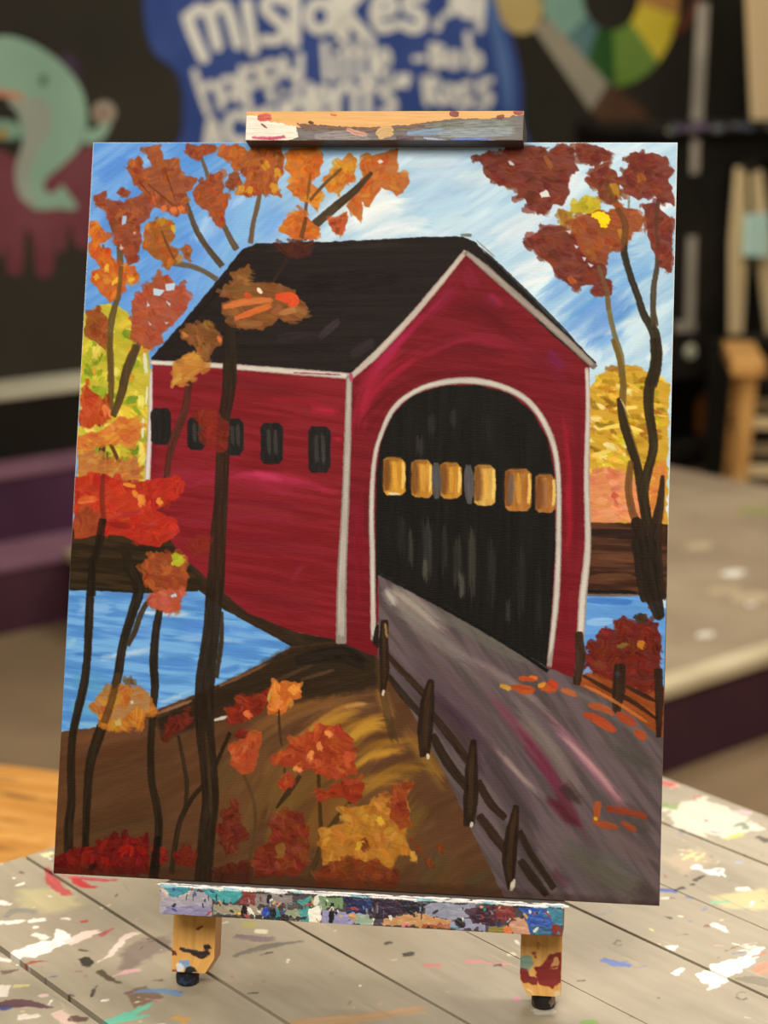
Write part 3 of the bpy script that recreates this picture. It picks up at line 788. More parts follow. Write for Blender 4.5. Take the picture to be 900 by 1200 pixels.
# fine flecks everywhere
PALF = [(244, 240, 226), (244, 240, 226), (250, 246, 236), (224, 212, 150), (90, 78, 64), (70, 62, 52), (150, 120, 100), (186, 90, 80), (120, 130, 170), (206, 160, 160), (140, 170, 130)]
for k in range(900):
    q = np.array([R_.uniform(0, TP.w), R_.uniform(0, TP.h)]); th = R_.uniform(0, 3.14)
    if 225 < q[1] < 440 and R_.random() < .8: continue
    L_ = R_.exponential(3) + .8
    TP.stroke([q, q + np.array([math.cos(th), math.sin(th)]) * L_], [R_.uniform(1.0, 2.6), R_.uniform(.8, 2.0)], PALF[R_.integers(len(PALF))], R_.uniform(.5, .95), .2, 8, 1.2, (0, .3), raw=True, thick=.5, rough=1.0)
# fine scratches along the boards
for k in range(70):
    q = np.array([R_.uniform(0, TP.w), R_.uniform(0, TP.h)])
    TP.stroke([q, q + np.array([R_.uniform(20, 120), R_.normal(0, 6)])], 1.3, (134, 124, 104) if k % 2 else (206, 194, 168), .4, .5, 6, 1.2, (.3, .5), raw=True, thick=0)

table = tag(empty('art_table', (KC[0], KC[1], 0), (UA, -UB, np.array([0, 0, 1.]))), 'greyish tan board-topped art table spattered with dried paint under the easel', 'table')
bpy.context.view_layer.update()
BOUNDS = [0.0, .0777, .1682, .2476, .3363, .4251, .5151, .6068, .695, .784, TABLE_B]
GAP = [.0022, .0030, .0012, .0032, .0010, .0026, .0030, .0046, .003, .003, .003]
for i in range(len(BOUNDS) - 1):
    b0, b1 = BOUNDS[i] + (GAP[i] / 2 if i else 0), BOUNDS[i + 1] - GAP[i + 1] / 2 * (i < len(BOUNDS) - 2)
    r0, r1 = int(round(b0 / CELL)), min(int(round(b1 / CELL)), TP.h)
    nm = 'board'
    if r1 - r0 > 12:
        sub = Paint(TP.w, r1 - r0, (0, 0, 0)); sub.c = TP.c[r0:r1]; sub.z = TP.z[r0:r1]
        paint_mesh(nm, sub, np.array([0, -b0, TZ]), (RA, 0, 0), (0, -(b1 - b0), 0), .0004, M_TABLEPAINT, table, (0, 0, -.022), extra=(((RA + .0002, -b1, TZ - .022), (TABLE_A, -b0, TZ)), (168, 156, 133)))
    else:
        bm = bmesh.new(); bm_box(bm, (0, -b1, TZ - .022), (TABLE_A, -b0, TZ))
        from_bm(nm, bm, noisy('bare_board', (166, 154, 130), (190, 178, 154), 9, .5, .3, (1, 6, 1)), table, bevel=.0008)
bm = bmesh.new(); bm_box(bm, (.05, -TABLE_B + .05, TZ - .024), (TABLE_A - .05, -.05, TZ - .0222)); from_bm('underlay', bm, M_BLACKWOOD, table)
for nm, box in (('apron', ((.06, -.085, TZ - .11), (TABLE_A - .06, -.06, TZ - .024))), ('apron', ((.06, -TABLE_B + .06, TZ - .11), (TABLE_A - .06, -TABLE_B + .085, TZ - .024))), ('apron', ((.06, -TABLE_B + .085, TZ - .11), (.085, -.085, TZ - .024))), ('apron', ((TABLE_A - .085, -TABLE_B + .085, TZ - .11), (TABLE_A - .06, -.085, TZ - .024)))):
    bm = bmesh.new(); bm_box(bm, *box); from_bm(nm, bm, M_BLACKWOOD, table, bevel=.002)
for a in (.086, TABLE_A - .156):
    for b in (.086, TABLE_B - .156):
        bm = bmesh.new(); bm_box(bm, (a, -b - .07, 0), (a + .07, -b, TZ - .025)); from_bm('leg', bm, M_BLACKWOOD, table, bevel=.003)

# ---- oak stool pushed under the table's left side
SZ = 0.45
e0, e1 = on_level(0, 893, SZ), on_level(68, 901, SZ)
ex_ = (e1 - e0) / np.linalg.norm(e1 - e0)
ey_ = np.array([ex_[1], -ex_[0], 0])
if ey_[1] > 0: ey_ = -ey_
so = e0 - ex_ * .22
seat = tag(empty('oak_stool', (so[0], so[1], 0), (ex_, ey_, np.array([0, 0, 1.]))), 'orange oak stool with dark scuffs on its seat, tucked beside the table', 'stool')
bpy.context.view_layer.update()
def oak():
    m = M_STOOL.copy(); m.name = 'scuffed_oak'
    nt = m.node_tree; b = nt.nodes['Principled BSDF']
    src = b.inputs['Base Color'].links[0].from_socket
    tc = nt.nodes.new('ShaderNodeTexCoord'); mp = nt.nodes.new('ShaderNodeMapping')
    mp.inputs['Rotation'].default_value = (0, 0, math.radians(52)); mp.inputs['Scale'].default_value = (5, 22, 1)
    nz = nt.nodes.new('ShaderNodeTexNoise'); nz.inputs['Scale'].default_value = 2.2; nz.inputs['Detail'].default_value = 6
    cr = nt.nodes.new('ShaderNodeValToRGB'); cr.color_ramp.elements[0].position = .54; cr.color_ramp.elements[1].position = .68
    mx = nt.nodes.new('ShaderNodeMix'); mx.data_type = 'RGBA'
    mx.inputs[7].default_value = (*lin((132, 88, 40)), 1)
    nt.links.new(tc.outputs['Object'], mp.inputs['Vector']); nt.links.new(mp.outputs[0], nz.inputs['Vector']); nt.links.new(nz.outputs['Fac'], cr.inputs['Fac'])
    nt.links.new(cr.outputs['Color'], mx.inputs['Factor']); nt.links.new(src, mx.inputs[6]); nt.links.new(mx.outputs[2], b.inputs['Base Color'])
    return m
bm = bmesh.new(); bm_box(bm, (0, 0, SZ - .03), (.42, .36, SZ)); from_bm('seat', bm, oak(), seat, bevel=.01)
for x in (.05, .37):
    for y in (.05, .31):
        bm = bmesh.new(); bm_bar(bm, (x + (.03 if x > .2 else -.03), y + (.03 if y > .2 else -.03), 0), (x, y, SZ - .03), .03, .03, .036, .036); from_bm('leg', bm, M_STOOL, seat, bevel=.004)
for y in (.04, .32):
    bm = bmesh.new(); bm_bar(bm, (.04, y, .2), (.38, y, .2), .026, .018, side=(0, 0, 1)); from_bm('rung', bm, M_STOOL, seat, bevel=.003)
# ------------------------------------------------------------------ the table easel: frame of reference = the lower left corner of the canvas face
EO = np.array([-0.224276, 1.12568482, 0.8172676])
E1 = np.array([0.99152742, -0.12983227, 0.00411878])       # along the ledge
E2 = np.array([0.03836242, 0.32297239, 0.94563056])        # up the lean
E3 = np.array([-0.12410362, -0.93746062, 0.32521666])      # out of the canvas
CW, CH, CT = 0.4064, 0.508, 0.018                          # a 16 x 20 inch stretched canvas
def el(x, y, c=0.0):                                       # photo pixel -> easel coordinates (a, b) at depth c
    p = on_plane(x, y, E3, EO @ E3 + c) - EO
    return p @ E1, p @ E2
def to_world(a, b, c): return EO + E1 * a + E2 * b + E3 * c
easel = tag(empty('table_easel', EO, (E1, E2, E3)), 'paint-crusted wooden table easel holding the bridge painting on the art table', 'easel')
bpy.context.view_layer.update()
WOODC = (222, 166, 88)
def bar_paint(w_px, h_px, base, x0, y0, x1, y1, seed):
    """brush grid for a bar's front: fn maps photo pixels inside (x0..x1, y0..y1) to the grid"""
    k = lambda p: np.array([((x - x0) / (x1 - x0) * w_px, (y - y0) / (y1 - y0) * h_px) for x, y in p])
    P = Paint(w_px, h_px, base, k, seed)
    yy, xx = np.mgrid[0:h_px, 0:w_px].astype(float)
    P.c += ((fbm(xx / 60, yy / 3, seed, 3) - .5) * 26)[..., None]
    return P
# --- lower ledge; its front carries years of paint (grid 1000 x 76 over 470 x 36 photo pixels, flattened to its own rectangle)
LP = bar_paint(1000, 76, (74, 66, 72), 0, 0, 900, 68, 11)
def lz(*p):       # crop 180..430 x 1020..1160 at 3.6x -> units along the bar
    return [(((180 + x / 3.6) - 188) / 470 * 900, ((1020 + y / 3.6) - (1036 + ((180 + x / 3.6) - 188) * .0553)) / 35.5 * 68) for x, y in p]
def lr(*p):       # crop 420..680 x 1030..1190 at 3.46x
    return [(((420 + x / 3.4615) - 188) / 470 * 900, ((1030 + y / 3.4615) - (1036 + ((420 + x / 3.4615) - 188) * .0553)) / 35.5 * 68) for x, y in p]
def A(pts, col, **k): LP.poly(pts, col, **{**dict(jag=5, jf=9, var=16, thick=.8, soft=1.6, streak=(16, 8)), **k})
def B(pts, w, col, **k): LP.stroke(pts, w, col, **{**dict(dry=.4, var=18, rough=2.0, taper=(.05, .2), thick=.9), **k})
A(lz((20, 90), (240, 90), (260, 130), (250, 195), (20, 190)), (166, 160, 172))
A(lz((25, 60), (130, 60), (200, 85), (120, 110), (50, 110)), (206, 186, 176))
A(lz((60, 150), (250, 150), (250, 195), (40, 195)), (140, 134, 170))
A(lz((40, 60), (240, 55), (230, 85), (160, 80), (110, 115), (70, 105)), (60, 140, 160))
A(lz((220, 65), (420, 80), (425, 95), (340, 140), (270, 130), (230, 100)), (66, 158, 162))
A(lz((385, 85), (440, 95), (440, 150), (370, 145)), (126, 54, 48))
A(lz((440, 95), (600, 100), (600, 150), (440, 150)), (140, 128, 126))
A(lz((260, 145), (470, 150), (470, 210), (260, 200)), (160, 150, 128))
A(lz((350, 175), (385, 180), (390, 205), (355, 205)), (230, 180, 40))
B(lz((395, 150), (392, 205)), 16, (24, 22, 24)); B(lz((410, 160), (440, 205)), 12, (236, 232, 220)); B(lz((500, 105), (498, 140)), 14, (30, 28, 30))
A(lz((480, 160), (530, 140), (550, 200), (510, 230), (470, 205)), (48, 130, 144)); B(lz((485, 200), (490, 165)), 22, (44, 70, 170)); B(lz((512, 150), (520, 200)), 16, (26, 24, 26)); B(lz((500, 150), (540, 158)), 8, (220, 140, 150))
A(lz((560, 150), (650, 150), (640, 220), (560, 215)), (150, 158, 130)); A(lz((615, 130), (670, 110), (670, 220), (640, 225)), (72, 152, 150))
B(lz((570, 200), (560, 215)), 24, (40, 30, 30))
A(lz((670, 115), (820, 110), (810, 165), (680, 165)), (118, 148, 106)); A(lz((670, 160), (720, 150), (722, 230), (665, 225)), (240, 236, 222)); B(lz((700, 110), (695, 150)), 14, (226, 222, 208))
A(lz((725, 170), (900, 175), (900, 240), (725, 232)), (150, 146, 186)); B(lz((765, 140), (762, 232)), 14, (22, 22, 26)); A(lz((820, 150), (900, 100), (900, 180), (830, 180)), (36, 42, 86)); B(lz((840, 190), (890, 210)), 16, (200, 150, 90))
A(lr((0, 85), (70, 80), (75, 130), (0, 140)), (38, 60, 112)); A(lr((70, 80), (190, 85), (200, 130), (120, 165), (75, 150)), (52, 36, 56)); B(lr((88, 95), (65, 195)), 8, (230, 222, 200)); A(lr((155, 75), (180, 78), (172, 105), (155, 105)), (226, 150, 132), jag=2)
A(lr((190, 95), (270, 95), (270, 150), (200, 135)), (34, 32, 44)); A(lr((265, 95), (510, 95), (480, 150), (380, 170), (280, 150)), (146, 148, 166))
A(lr((0, 140), (70, 145), (70, 195), (0, 195)), (150, 170, 150)); A(lr((120, 160), (260, 140), (400, 175), (380, 210), (100, 200)), (196, 146, 96)); B(lr((200, 190), (215, 205)), 18, (222, 120, 140)); A(lr((270, 185), (380, 180), (380, 212), (270, 210)), (166, 90, 50))
A(lr((380, 170), (520, 160), (520, 220), (390, 215)), (150, 150, 178)); B(lr((410, 170), (430, 190)), 22, (30, 28, 32))
A(lr((480, 110), (560, 105), (560, 175), (480, 180)), (86, 40, 52)); A(lr((555, 110), (635, 110), (635, 180), (560, 170)), (126, 46, 44)); A(lr((520, 195), (610, 190), (620, 228), (530, 222)), (130, 116, 40)); B(lr((600, 210), (625, 200)), 22, (216, 120, 60))
A(lr((610, 175), (690, 150), (700, 230), (640, 232)), (200, 150, 120)); A(lr((635, 100), (760, 105), (790, 190), (780, 240), (700, 236), (680, 170)), (44, 84, 168), jag=3); A(lr((700, 190), (780, 195), (780, 240), (700, 238)), (44, 90, 130)); A(lr((760, 120), (835, 130), (830, 190), (790, 190)), (60, 126, 150)); B(lr((790, 190), (815, 235)), 24, (130, 52, 46))
for pts, c in ((lr((60, 75), (200, 78), (215, 130), (150, 150), (60, 165)), (46, 30, 50)), (lr((190, 90), (290, 100), (240, 150), (190, 135)), (28, 26, 40)), (lz((800, 110), (905, 90), (905, 190), (850, 165)), (28, 36, 80)), (lr((430, 120), (520, 105), (560, 190), (470, 175)), (58, 28, 42)), (lz((440, 150), (640, 140), (640, 165), (450, 165)), (60, 52, 54)), (lz((260, 185), (660, 200), (660, 215), (260, 205)), (50, 44, 44)), (lr((0, 185), (520, 205), (520, 222), (0, 200)), (60, 44, 40))):
    A(pts, c, a=.85, jag=7)
for k in range(60):      # runs and dry drags
    x = LP.rng.uniform(60, 960); y = LP.rng.uniform(14, 40)
    LP.stroke([(x, y), (x + LP.rng.normal(0, 3), y + LP.rng.uniform(12, 30))], LP.rng.uniform(2, 5), [(40, 34, 40), (170, 172, 190), (30, 40, 70), (150, 146, 150), (90, 50, 40)][LP.rng.integers(5)], .75, .8, 14, 1.4, (.2, .5), raw=True, thick=.8, rough=1.5)
for k in range(70):
    q_ = np.array([LP.rng.uniform(0, 1000), LP.rng.uniform(8, 72)])
    LP.stroke([q_, q_ + LP.rng.normal(0, 9, 2)], LP.rng.uniform(2, 8), [(238, 232, 220), (30, 28, 30), (214, 170, 100), (60, 140, 150), (170, 60, 60), (60, 70, 140)][LP.rng.integers(6)], .9, .3, 14, 1.4, (0, .3), raw=True, thick=1, rough=1.5)
for k in range(26):      # the pale crust along the upper edge
    x = k * 40 + LP.rng.uniform(-12, 12)
    LP.stroke([(x, 3 + LP.rng.uniform(-2, 3)), (x + 50, 3 + LP.rng.uniform(-2, 3))], LP.rng.uniform(6, 12), (240, 240, 236) if k % 4 else (150, 200, 216), .95, .2, 10, 1.5, (.05, .15), raw=True, thick=1.3, rough=2)
for k in range(9):
    x = 250 + k * 80 + LP.rng.uniform(-20, 20)
    LP.stroke([(x, 9), (x + LP.rng.uniform(20, 60), 8)], 5, (30, 30, 32), .8, .3, 8, 1.4, (.1, .2), raw=True, rough=1.5)
LC = .024
la, lb_ = el(188, 1036, LC); lc_, ld_ = el(660, 1062, LC); _, le = el(188, 1071, LC); _, lf = el(657, 1097, LC)
LTOP, LBOT = (lb_ + ld_) / 2, (le + lf) / 2
LTOP = min(LTOP, -.0008)
paint_mesh('ledge', LP, (la, LTOP, LC), (lc_ - la, 0, 0), (0, LBOT - LTOP, 0), .0009, M_PAINTED, easel, (0, 0, -LC - .0185), side_col=(110, 102, 96))
# lumps of dried paint along the ledge's upper front edge
bm = bmesh.new(); r5 = np.random.default_rng(8)
for k in range(150):
    a_ = la + (lc_ - la) * r5.random(); r_ = r5.uniform(.0011, .0023)
    M_ = Matrix.Translation((a_, LTOP - .0008, LC - .001 - r5.uniform(0, .006))) @ Matrix.Diagonal((r5.uniform(1.5, 4.5), .75, 1, 1))
    bmesh.ops.create_icosphere(bm, subdivisions=2, radius=r_, matrix=M_)
tag(from_bm('paint_crust', bm, flat_paint('white_paint_crust', (236, 236, 230)), easel, smooth=True), kind='stuff', label='white crust of dried paint')
# --- top clamp: bare wood above, smeared paint below
TPt = bar_paint(760, 80, WOODC, 289, 131, 614, 164, 21)
def C_(pts, col, **k): TPt.poly(pts, col, **{**dict(jag=3, jf=10, var=14, thick=.7, streak=(30, 3)), **k})
def D_(pts, w, col, **k): TPt.stroke(pts, w, col, **{**dict(dry=.5, var=22, rough=1.5, taper=(.1, .25), thick=.7), **k})
def c3(*p): return [(280 + x / 2.571, 110 + y / 2.571 + (289 - (280 + x / 2.571)) * -.006) for x, y in p]
C_(c3((20, 85), (110, 92), (180, 100), (300, 100), (430, 98), (520, 90), (640, 74), (760, 72), (862, 60), (862, 160), (20, 160)), (104, 96, 92), streak=(60, 4))
C_(c3((180, 88), (330, 98), (470, 100), (560, 86), (640, 76), (560, 98), (430, 112), (200, 108)), (112, 78, 60))
C_(c3((18, 68), (60, 66), (100, 85), (175, 96), (185, 128), (150, 140), (20, 140)), (236, 226, 208), jag=4)
D_(c3((60, 74), (100, 70)), 22, (206, 90, 72)); D_(c3((40, 130), (110, 132), (160, 124)), 9, (196, 80, 110)); D_(c3((20, 142), (90, 142)), 7, (170, 60, 90))
D_(c3((70, 90), (90, 104)), 6, (130, 80, 60))
D_(c3((230, 128), (330, 122), (420, 130)), 26, (138, 128, 126)); D_(c3((330, 104), (360, 115), (400, 122)), 14, (206, 150, 130)); D_(c3((430, 122), (445, 112), (470, 112)), 34, (206, 166, 106)); D_(c3((480, 130), (540, 128)), 10, (80, 50, 60))
D_(c3((510, 116), (620, 110), (640, 118)), 20, (120, 140, 164)); D_(c3((620, 100), (740, 96), (850, 92)), 40, (124, 128, 122)); D_(c3((600, 118), (740, 112), (850, 110)), 26, (136, 146, 150)); D_(c3((560, 94), (700, 88)), 16, (110, 112, 96))
D_(c3((150, 142), (260, 146), (400, 146)), 16, (120, 158, 160)); D_(c3((420, 140), (560, 143)), 12, (64, 70, 90)); D_(c3((640, 136), (700, 132), (780, 134)), 9, (90, 120, 200)); D_(c3((690, 138), (800, 136)), 6, (220, 222, 226)); D_(c3((560, 128), (650, 140)), 8, (150, 160, 190))
C_(c3((20, 148), (862, 142), (862, 156), (20, 158)), (44, 44, 50), jag=4)
D_(c3((640, 58), (665, 60)), 16, (130, 60, 50)); D_(c3((780, 70), (800, 66)), 14, (120, 60, 44)); D_(c3((830, 52), (856, 52)), 18, (150, 70, 60)); D_(c3((215, 84), (230, 88)), 8, (80, 50, 36)); D_(c3((280, 62), (300, 64)), 6, (200, 110, 70))
TC = .016
ta, tb = el(289, 132.5, TC); tc_, td = el(614, 128, TC); _, te = el(289, 165.5, TC); _, tf = el(614, 163.5, TC)
paint_mesh('top_clamp', TPt, (ta, (tb + td) / 2, TC), (tc_ - ta, 0, 0), (0, (te + tf) / 2 - (tb + td) / 2, 0), .0007, M_PAINTED, easel, (0, 0, -TC - .036), side_col=(66, 58, 54))  # dark side colour holds both old paint and the shade under the clamp
CLAMP_TOP = (tb + td) / 2
# --- two front legs, each with a painted lower face and a rubber foot
LEGC = -.0187
def leg(x0, x1, y_top, y_bot, seed, strokes, chamfer, foot_x, foot_y, foot_col):
    a0, _ = el(x0, (y_top + y_bot) / 2, LEGC); a1, _ = el(x1, (y_top + y_bot) / 2, LEGC)
    _, bb = el((x0 + x1) / 2, y_bot, LEGC)
    bt = .50
    gh = int((bt - bb) / .0006)
    gw = int((a1 - a0) / .0006)
    k = lambda p: np.array([((el(x, y, LEGC)[0] - a0) / .0006, (bt - el(x, y, LEGC)[1]) / .0006) for x, y in p])
    P = Paint(gw, gh, WOODC, k, seed)
    yy, xx = np.mgrid[0:gh, 0:gw].astype(float)
    P.c += ((fbm(xx / 4, yy / 90, seed, 3) - .5) * 30)[..., None]
    for s in strokes:
        if s[0] == 'p': P.poly(s[1], s[2], jag=3, jf=8, var=14, thick=.6)
        else: P.stroke(s[1], s[2], s[3], dry=.3, var=16, rough=1.5, taper=(.05, .2), thick=.6)
    o = paint_mesh('leg', P, (a0, bt, LEGC), (a1 - a0, 0, 0), (0, bb - bt, 0), .0006, M_PAINTED, easel, (0, 0, -.020), side_col=(214, 154, 84))
    # shape the chamfered lower corner
    me = o.data
    co = np.empty(len(me.vertices) * 3, np.float32); me.vertices.foreach_get('co', co); co = co.reshape(-1, 3)
    ch = .010
    t = np.clip((ch - (co[:, 1] - bb)) / ch, 0, 1) * .2
    if chamfer == 'r': co[:, 0] = a0 + (co[:, 0] - a0) * (1 - t)
    else: co[:, 0] = a1 - (a1 - co[:, 0]) * (1 - t)
    me.vertices.foreach_set('co', co.ravel()); me.update()
    # foot: a rubber button on the table
    fw = on_level(foot_x, foot_y - 5, TZ)
    fl = fw - EO
    fa = fl @ E1
    top = to_world(fa, bb + .001, LEGC - .010)
    p_ = np.array([top[0], top[1], 0])
    hh = top[2] - TZ
    bm = bmesh.new(); bm_lathe(bm, [(.0062, 0), (.0078, .0012), (.0080, hh * .55), (.0070, hh * .85), (.0064, hh + .004)], 28)
    for v in bm.verts: v.co = Vector((v.co.x + top[0], v.co.y + top[1], v.co.z + TZ + .0002))
    f = from_bm('rubber_foot', bm, foot_col, None, smooth=True)
    f.parent = o; f.matrix_parent_inverse = (easel.matrix_world).inverted()
    return o
def q1(*p): return [(180 + x / 3.6, 1020 + y / 3.6) for x, y in p]
def q2(*p): return [(420 + x / 3.4615, 1030 + y / 3.4615) for x, y in p]
M_FOOTBLUE = noisy('paint_dipped_rubber', (20, 20, 24), (44, 76, 112), 90, .5, .4, ramp=(.5, .62))
leg(202, 251.5, 1078, 1140, 31, [('s', q1((180, 245), (205, 228)), 3.4, (110, 40, 36)), ('s', q1((115, 325), (150, 335), (200, 352), (232, 330)), [4, 5, 9, 5], (48, 34, 28)), ('s', q1((212, 318), (236, 316)), 6, (52, 36, 30)), ('s', q1((80, 340), (95, 350)), 5, (110, 56, 36)),
     ('p', q1((108, 372), (150, 375), (165, 405), (110, 425)), (128, 160, 196)), ('s', q1((110, 395), (125, 415)), 9, (220, 222, 224)), ('p', q1((150, 405), (190, 398), (205, 425), (150, 440)), (28, 28, 34)), ('s', q1((85, 420), (100, 425)), 5, (150, 84, 44))], 'r', 222, 1152, M_FOOTBLUE)
leg(609.5, 657.5, 1100, 1167, 32, [('p', q2((650, 310), (700, 315), (715, 345), (690, 370), (652, 355)), (130, 156, 138)), ('p', q2((655, 365), (690, 350), (700, 385), (735, 400), (720, 425), (655, 425)), (126, 40, 34)),
     ('p', q2((720, 360), (780, 305), (822, 300), (822, 420), (780, 445), (735, 420)), (128, 34, 30)), ('p', q2((768, 365), (800, 322), (815, 370)), (206, 150, 96)), ('s', q2((780, 358), (808, 352)), 3.2, (128, 34, 30)), ('s', q2((705, 300), (720, 300)), 3, (140, 70, 50)), ('s', q2((715, 312), (720, 315)), 2.5, (140, 70, 50)),
     ('p', q2((655, 430), (690, 445), (690, 470), (660, 450)), (226, 206, 150)), ('s', q2((790, 465), (815, 460)), 6, (226, 206, 160)), ('s', q2((730, 255), (733, 285)), 4, (190, 132, 72))], 'l', 637, 1180, noisy('flecked_rubber', (26, 20, 18), (150, 130, 104), 110, .5, .4, ramp=(.52, .66)))
# --- behind the canvas: centre mast, cross rail, hinged rear leg
bm = bmesh.new(); bm_box(bm, (.184, .03, -.041), (.222, CLAMP_TOP - .012, -.0215)); from_bm('mast', bm, M_WOOD, easel, bevel=.002)
la0, la1 = el(202, 1100, LEGC)[0], el(657, 1130, LEGC)[0]
for b_ in (.06, .40):
    bm = bmesh.new(); bm_box(bm, (la0, b_, -.056), (la1, b_ + .035, -.0412)); from_bm('cross_rail', bm, M_WOOD, easel, bevel=.002)
hinge = np.array([.203, .44, -.066])
hw = to_world(*hinge)
fwd_ = np.array([.1298, .9915, 0])
footw = np.array([hw[0], hw[1], TZ + .007]) + fwd_ * .13
fl = footw - EO
bm = bmesh.new(); bm_bar(bm, hinge, (fl @ E1, fl @ E2, fl @ E3), .034, .018, .034, .018); from_bm('rear_leg', bm, M_WOOD, easel, bevel=.002)
bm = bmesh.new(); bm_box(bm, (.183, .425, -.0645), (.223, .455, -.0565)); from_bm('hinge', bm, M_STEEL, easel, bevel=.001)
# ------------------------------------------------------------------ the canvas and the picture painted on it
GW, GH = 730, 912
def homography(src, dst):
    A_ = []
    for (x, y), (u, v) in zip(src, dst):
        A_.append([x, y, 1, 0, 0, 0, -u * x, -u * y, -u]); A_.append([0, 0, 0, x, y, 1, -v * x, -v * y, -v])
    return np.linalg.svd(np.array(A_, float))[2][-1].reshape(3, 3)
HM = homography([(108, 170), (797, 167), (62, 1023), (771, 1059)], [(0, 0), (GW, 0), (0, GH), (GW, GH)])
def art(p):
    p = np.asarray(p, float)
    h = np.hstack([p, np.ones((len(p), 1))]) @ HM.T
    return h[:, :2] / h[:, 2:]
PT = Paint(GW, GH, (170, 205, 236), art, 2)
def crop(x0, y0, s):
    def f(*p): return [(x0 + x / s, y0 + y / s) for x, y in p]
    return f
k3, k4, k5 = crop(60, 150, 3), crop(300, 150, 3), crop(540, 150, 3)
k6, k7, k8 = crop(60, 400, 3), crop(300, 400, 3), crop(540, 400, 3)
b1, b2, b3 = crop(50, 650, 3), crop(300, 650, 3), crop(540, 650, 2.79)
def p_(*pts): return list(pts)
def st_(pts, w, col, **k):
    if not np.ndim(w) and 'taper' not in k and 'dry' not in k and math.dist(pts[0], pts[-1]) < 3.2 * w:
        k = {**dict(rough=2.0, var=26, dry=.75, taper=(.12, .6), a=.85), **k}
    PT.stroke(pts, w, col, **{**dict(dry=.5, var=12, taper=(.08, .25), rough=.6, thick=.3, bris=3), **k})
def po_(pts, col, **k): PT.poly(pts, col, **k)
R2 = np.random.default_rng(4)
# ---------- sky
yy, xx = np.mgrid[0:GH, 0:GW].astype(float)
uu, vv = xx * .82 - yy * .57, xx * .57 + yy * .82
n1 = fbm(uu / 130, vv / 34, 12, 4); n2 = fbm(uu / 60, vv / 5, 17, 3)
left = np.clip((330 - xx) / 210, 0, 1)[..., None]
PT.c[:] = np.array((186, 216, 236)) * (1 - left) + np.array((108, 162, 226)) * left
PT.c += ((n1 - .5) * 80 + (n2 - .5) * 34)[..., None] * np.array([1.1, .8, .45])
for pts, w, c in ((((110, 300), (180, 190)), 46, (92, 146, 220)), (((108, 215), (165, 180)), 30, (86, 140, 218)), (((112, 250), (150, 215)), 26, (120, 172, 232)), (((200, 400), (290, 200)), 44, (126, 178, 232)), (((250, 330), (330, 190)), 46, (140, 188, 236)), (((180, 350), (260, 260)), 40, (102, 156, 226)),
                  (((230, 290), (250, 250)), 30, (176, 210, 240)), (((115, 330), (170, 300)), 30, (124, 176, 232)), (((300, 285), (340, 240)), 26, (120, 172, 232)), (((150, 200), (205, 180)), 16, (150, 196, 240)), (((190, 240), (215, 200)), 16, (80, 138, 216))):
    PT.blend(pts, w, c, .8, 10, 12, 6)
for pts, w, c in ((((360, 280), (420, 245), (500, 225)), 60, (226, 236, 240)), (((400, 270), (450, 240), (490, 240)), 50, (250, 250, 248)), (((420, 285), (480, 265), (530, 275)), 24, (244, 248, 248)), (((470, 200), (560, 190)), 40, (202, 224, 238)), (((480, 255), (560, 225)), 44, (190, 220, 240)), (((520, 215), (600, 200)), 30, (214, 232, 240)), (((500, 270), (560, 250)), 24, (206, 228, 242)),
                  (((560, 290), (640, 250), (700, 215)), 34, (224, 236, 242)), (((590, 330), (680, 290)), 26, (240, 245, 246)), (((640, 270), (690, 230), (760, 200)), 40, (190, 216, 238)), (((600, 340), (660, 322)), 10, (246, 248, 246)), (((640, 240), (700, 200)), 30, (236, 242, 244)),
                  (((620, 365), (700, 310), (785, 280)), 40, (116, 170, 226)), (((650, 390), (740, 320)), 46, (98, 154, 220)), (((680, 410), (760, 330)), 40, (92, 148, 218)), (((715, 340), (785, 300)), 30, (120, 174, 228)), (((700, 420), (740, 380)), 26, (110, 164, 224)),
                  (((697, 402), (735, 380), (782, 372)), 9, (222, 234, 242)), (((700, 420), (745, 392)), 12, (200, 222, 240)), (((735, 425), (785, 350)), 26, (210, 228, 240)), (((760, 430), (787, 400)), 20, (236, 242, 242)), (((768, 245), (792, 225)), 26, (246, 248, 246)), (((690, 180), (790, 176)), 12, (214, 230, 240)), (((765, 350), (790, 300)), 14, (190, 214, 236)),
                  (((330, 180), (470, 178)), 12, (150, 192, 226)), (((440, 178), (610, 178)), 14, (176, 204, 226))):
    PT.blend(pts, w, c, .8, 10, 12, 6)
# ---------- distant trees
po_(p_((93, 372), (128, 358), (150, 372), (168, 402), (176, 430), (178, 470), (170, 540), (168, 600), (90, 605)), (196, 184, 62), jag=3, var=22, ang=.5, streak=(16, 6), thick=.4)
PT.foliage(p_((95, 400), (130, 362), (165, 410), (176, 470), (168, 560), (94, 600)), (196, 182, 60), [(142, 162, 40), (226, 206, 74), (172, 182, 46), (212, 160, 56), (112, 140, 36), (240, 226, 120)], n=110, size=(20, 10), a=.3, mix=1, av=.8)
for pts, w, c in ((((100, 470), (130, 455)), 18, (150, 170, 50)), (((140, 480), (165, 500)), 14, (226, 196, 60)), (((110, 570), (150, 560)), 20, (206, 150, 80))): st_(pts, w, c)
for pts, w in ((((168, 415), (171, 445)), 7), (((167, 490), (166, 520)), 5), (((172, 455), (170, 480)), 4), (((95, 520), (94, 560)), 3)): st_(pts, w * .7, (226, 232, 226), a=.8, taper=(.2, .3))
po_(p_((686, 470), (698, 445), (716, 433), (738, 430), (765, 437), (786, 450), (782, 616), (684, 616)), (206, 166, 56), jag=2.5, var=18, ang=.2, streak=(18, 5), thick=.4)
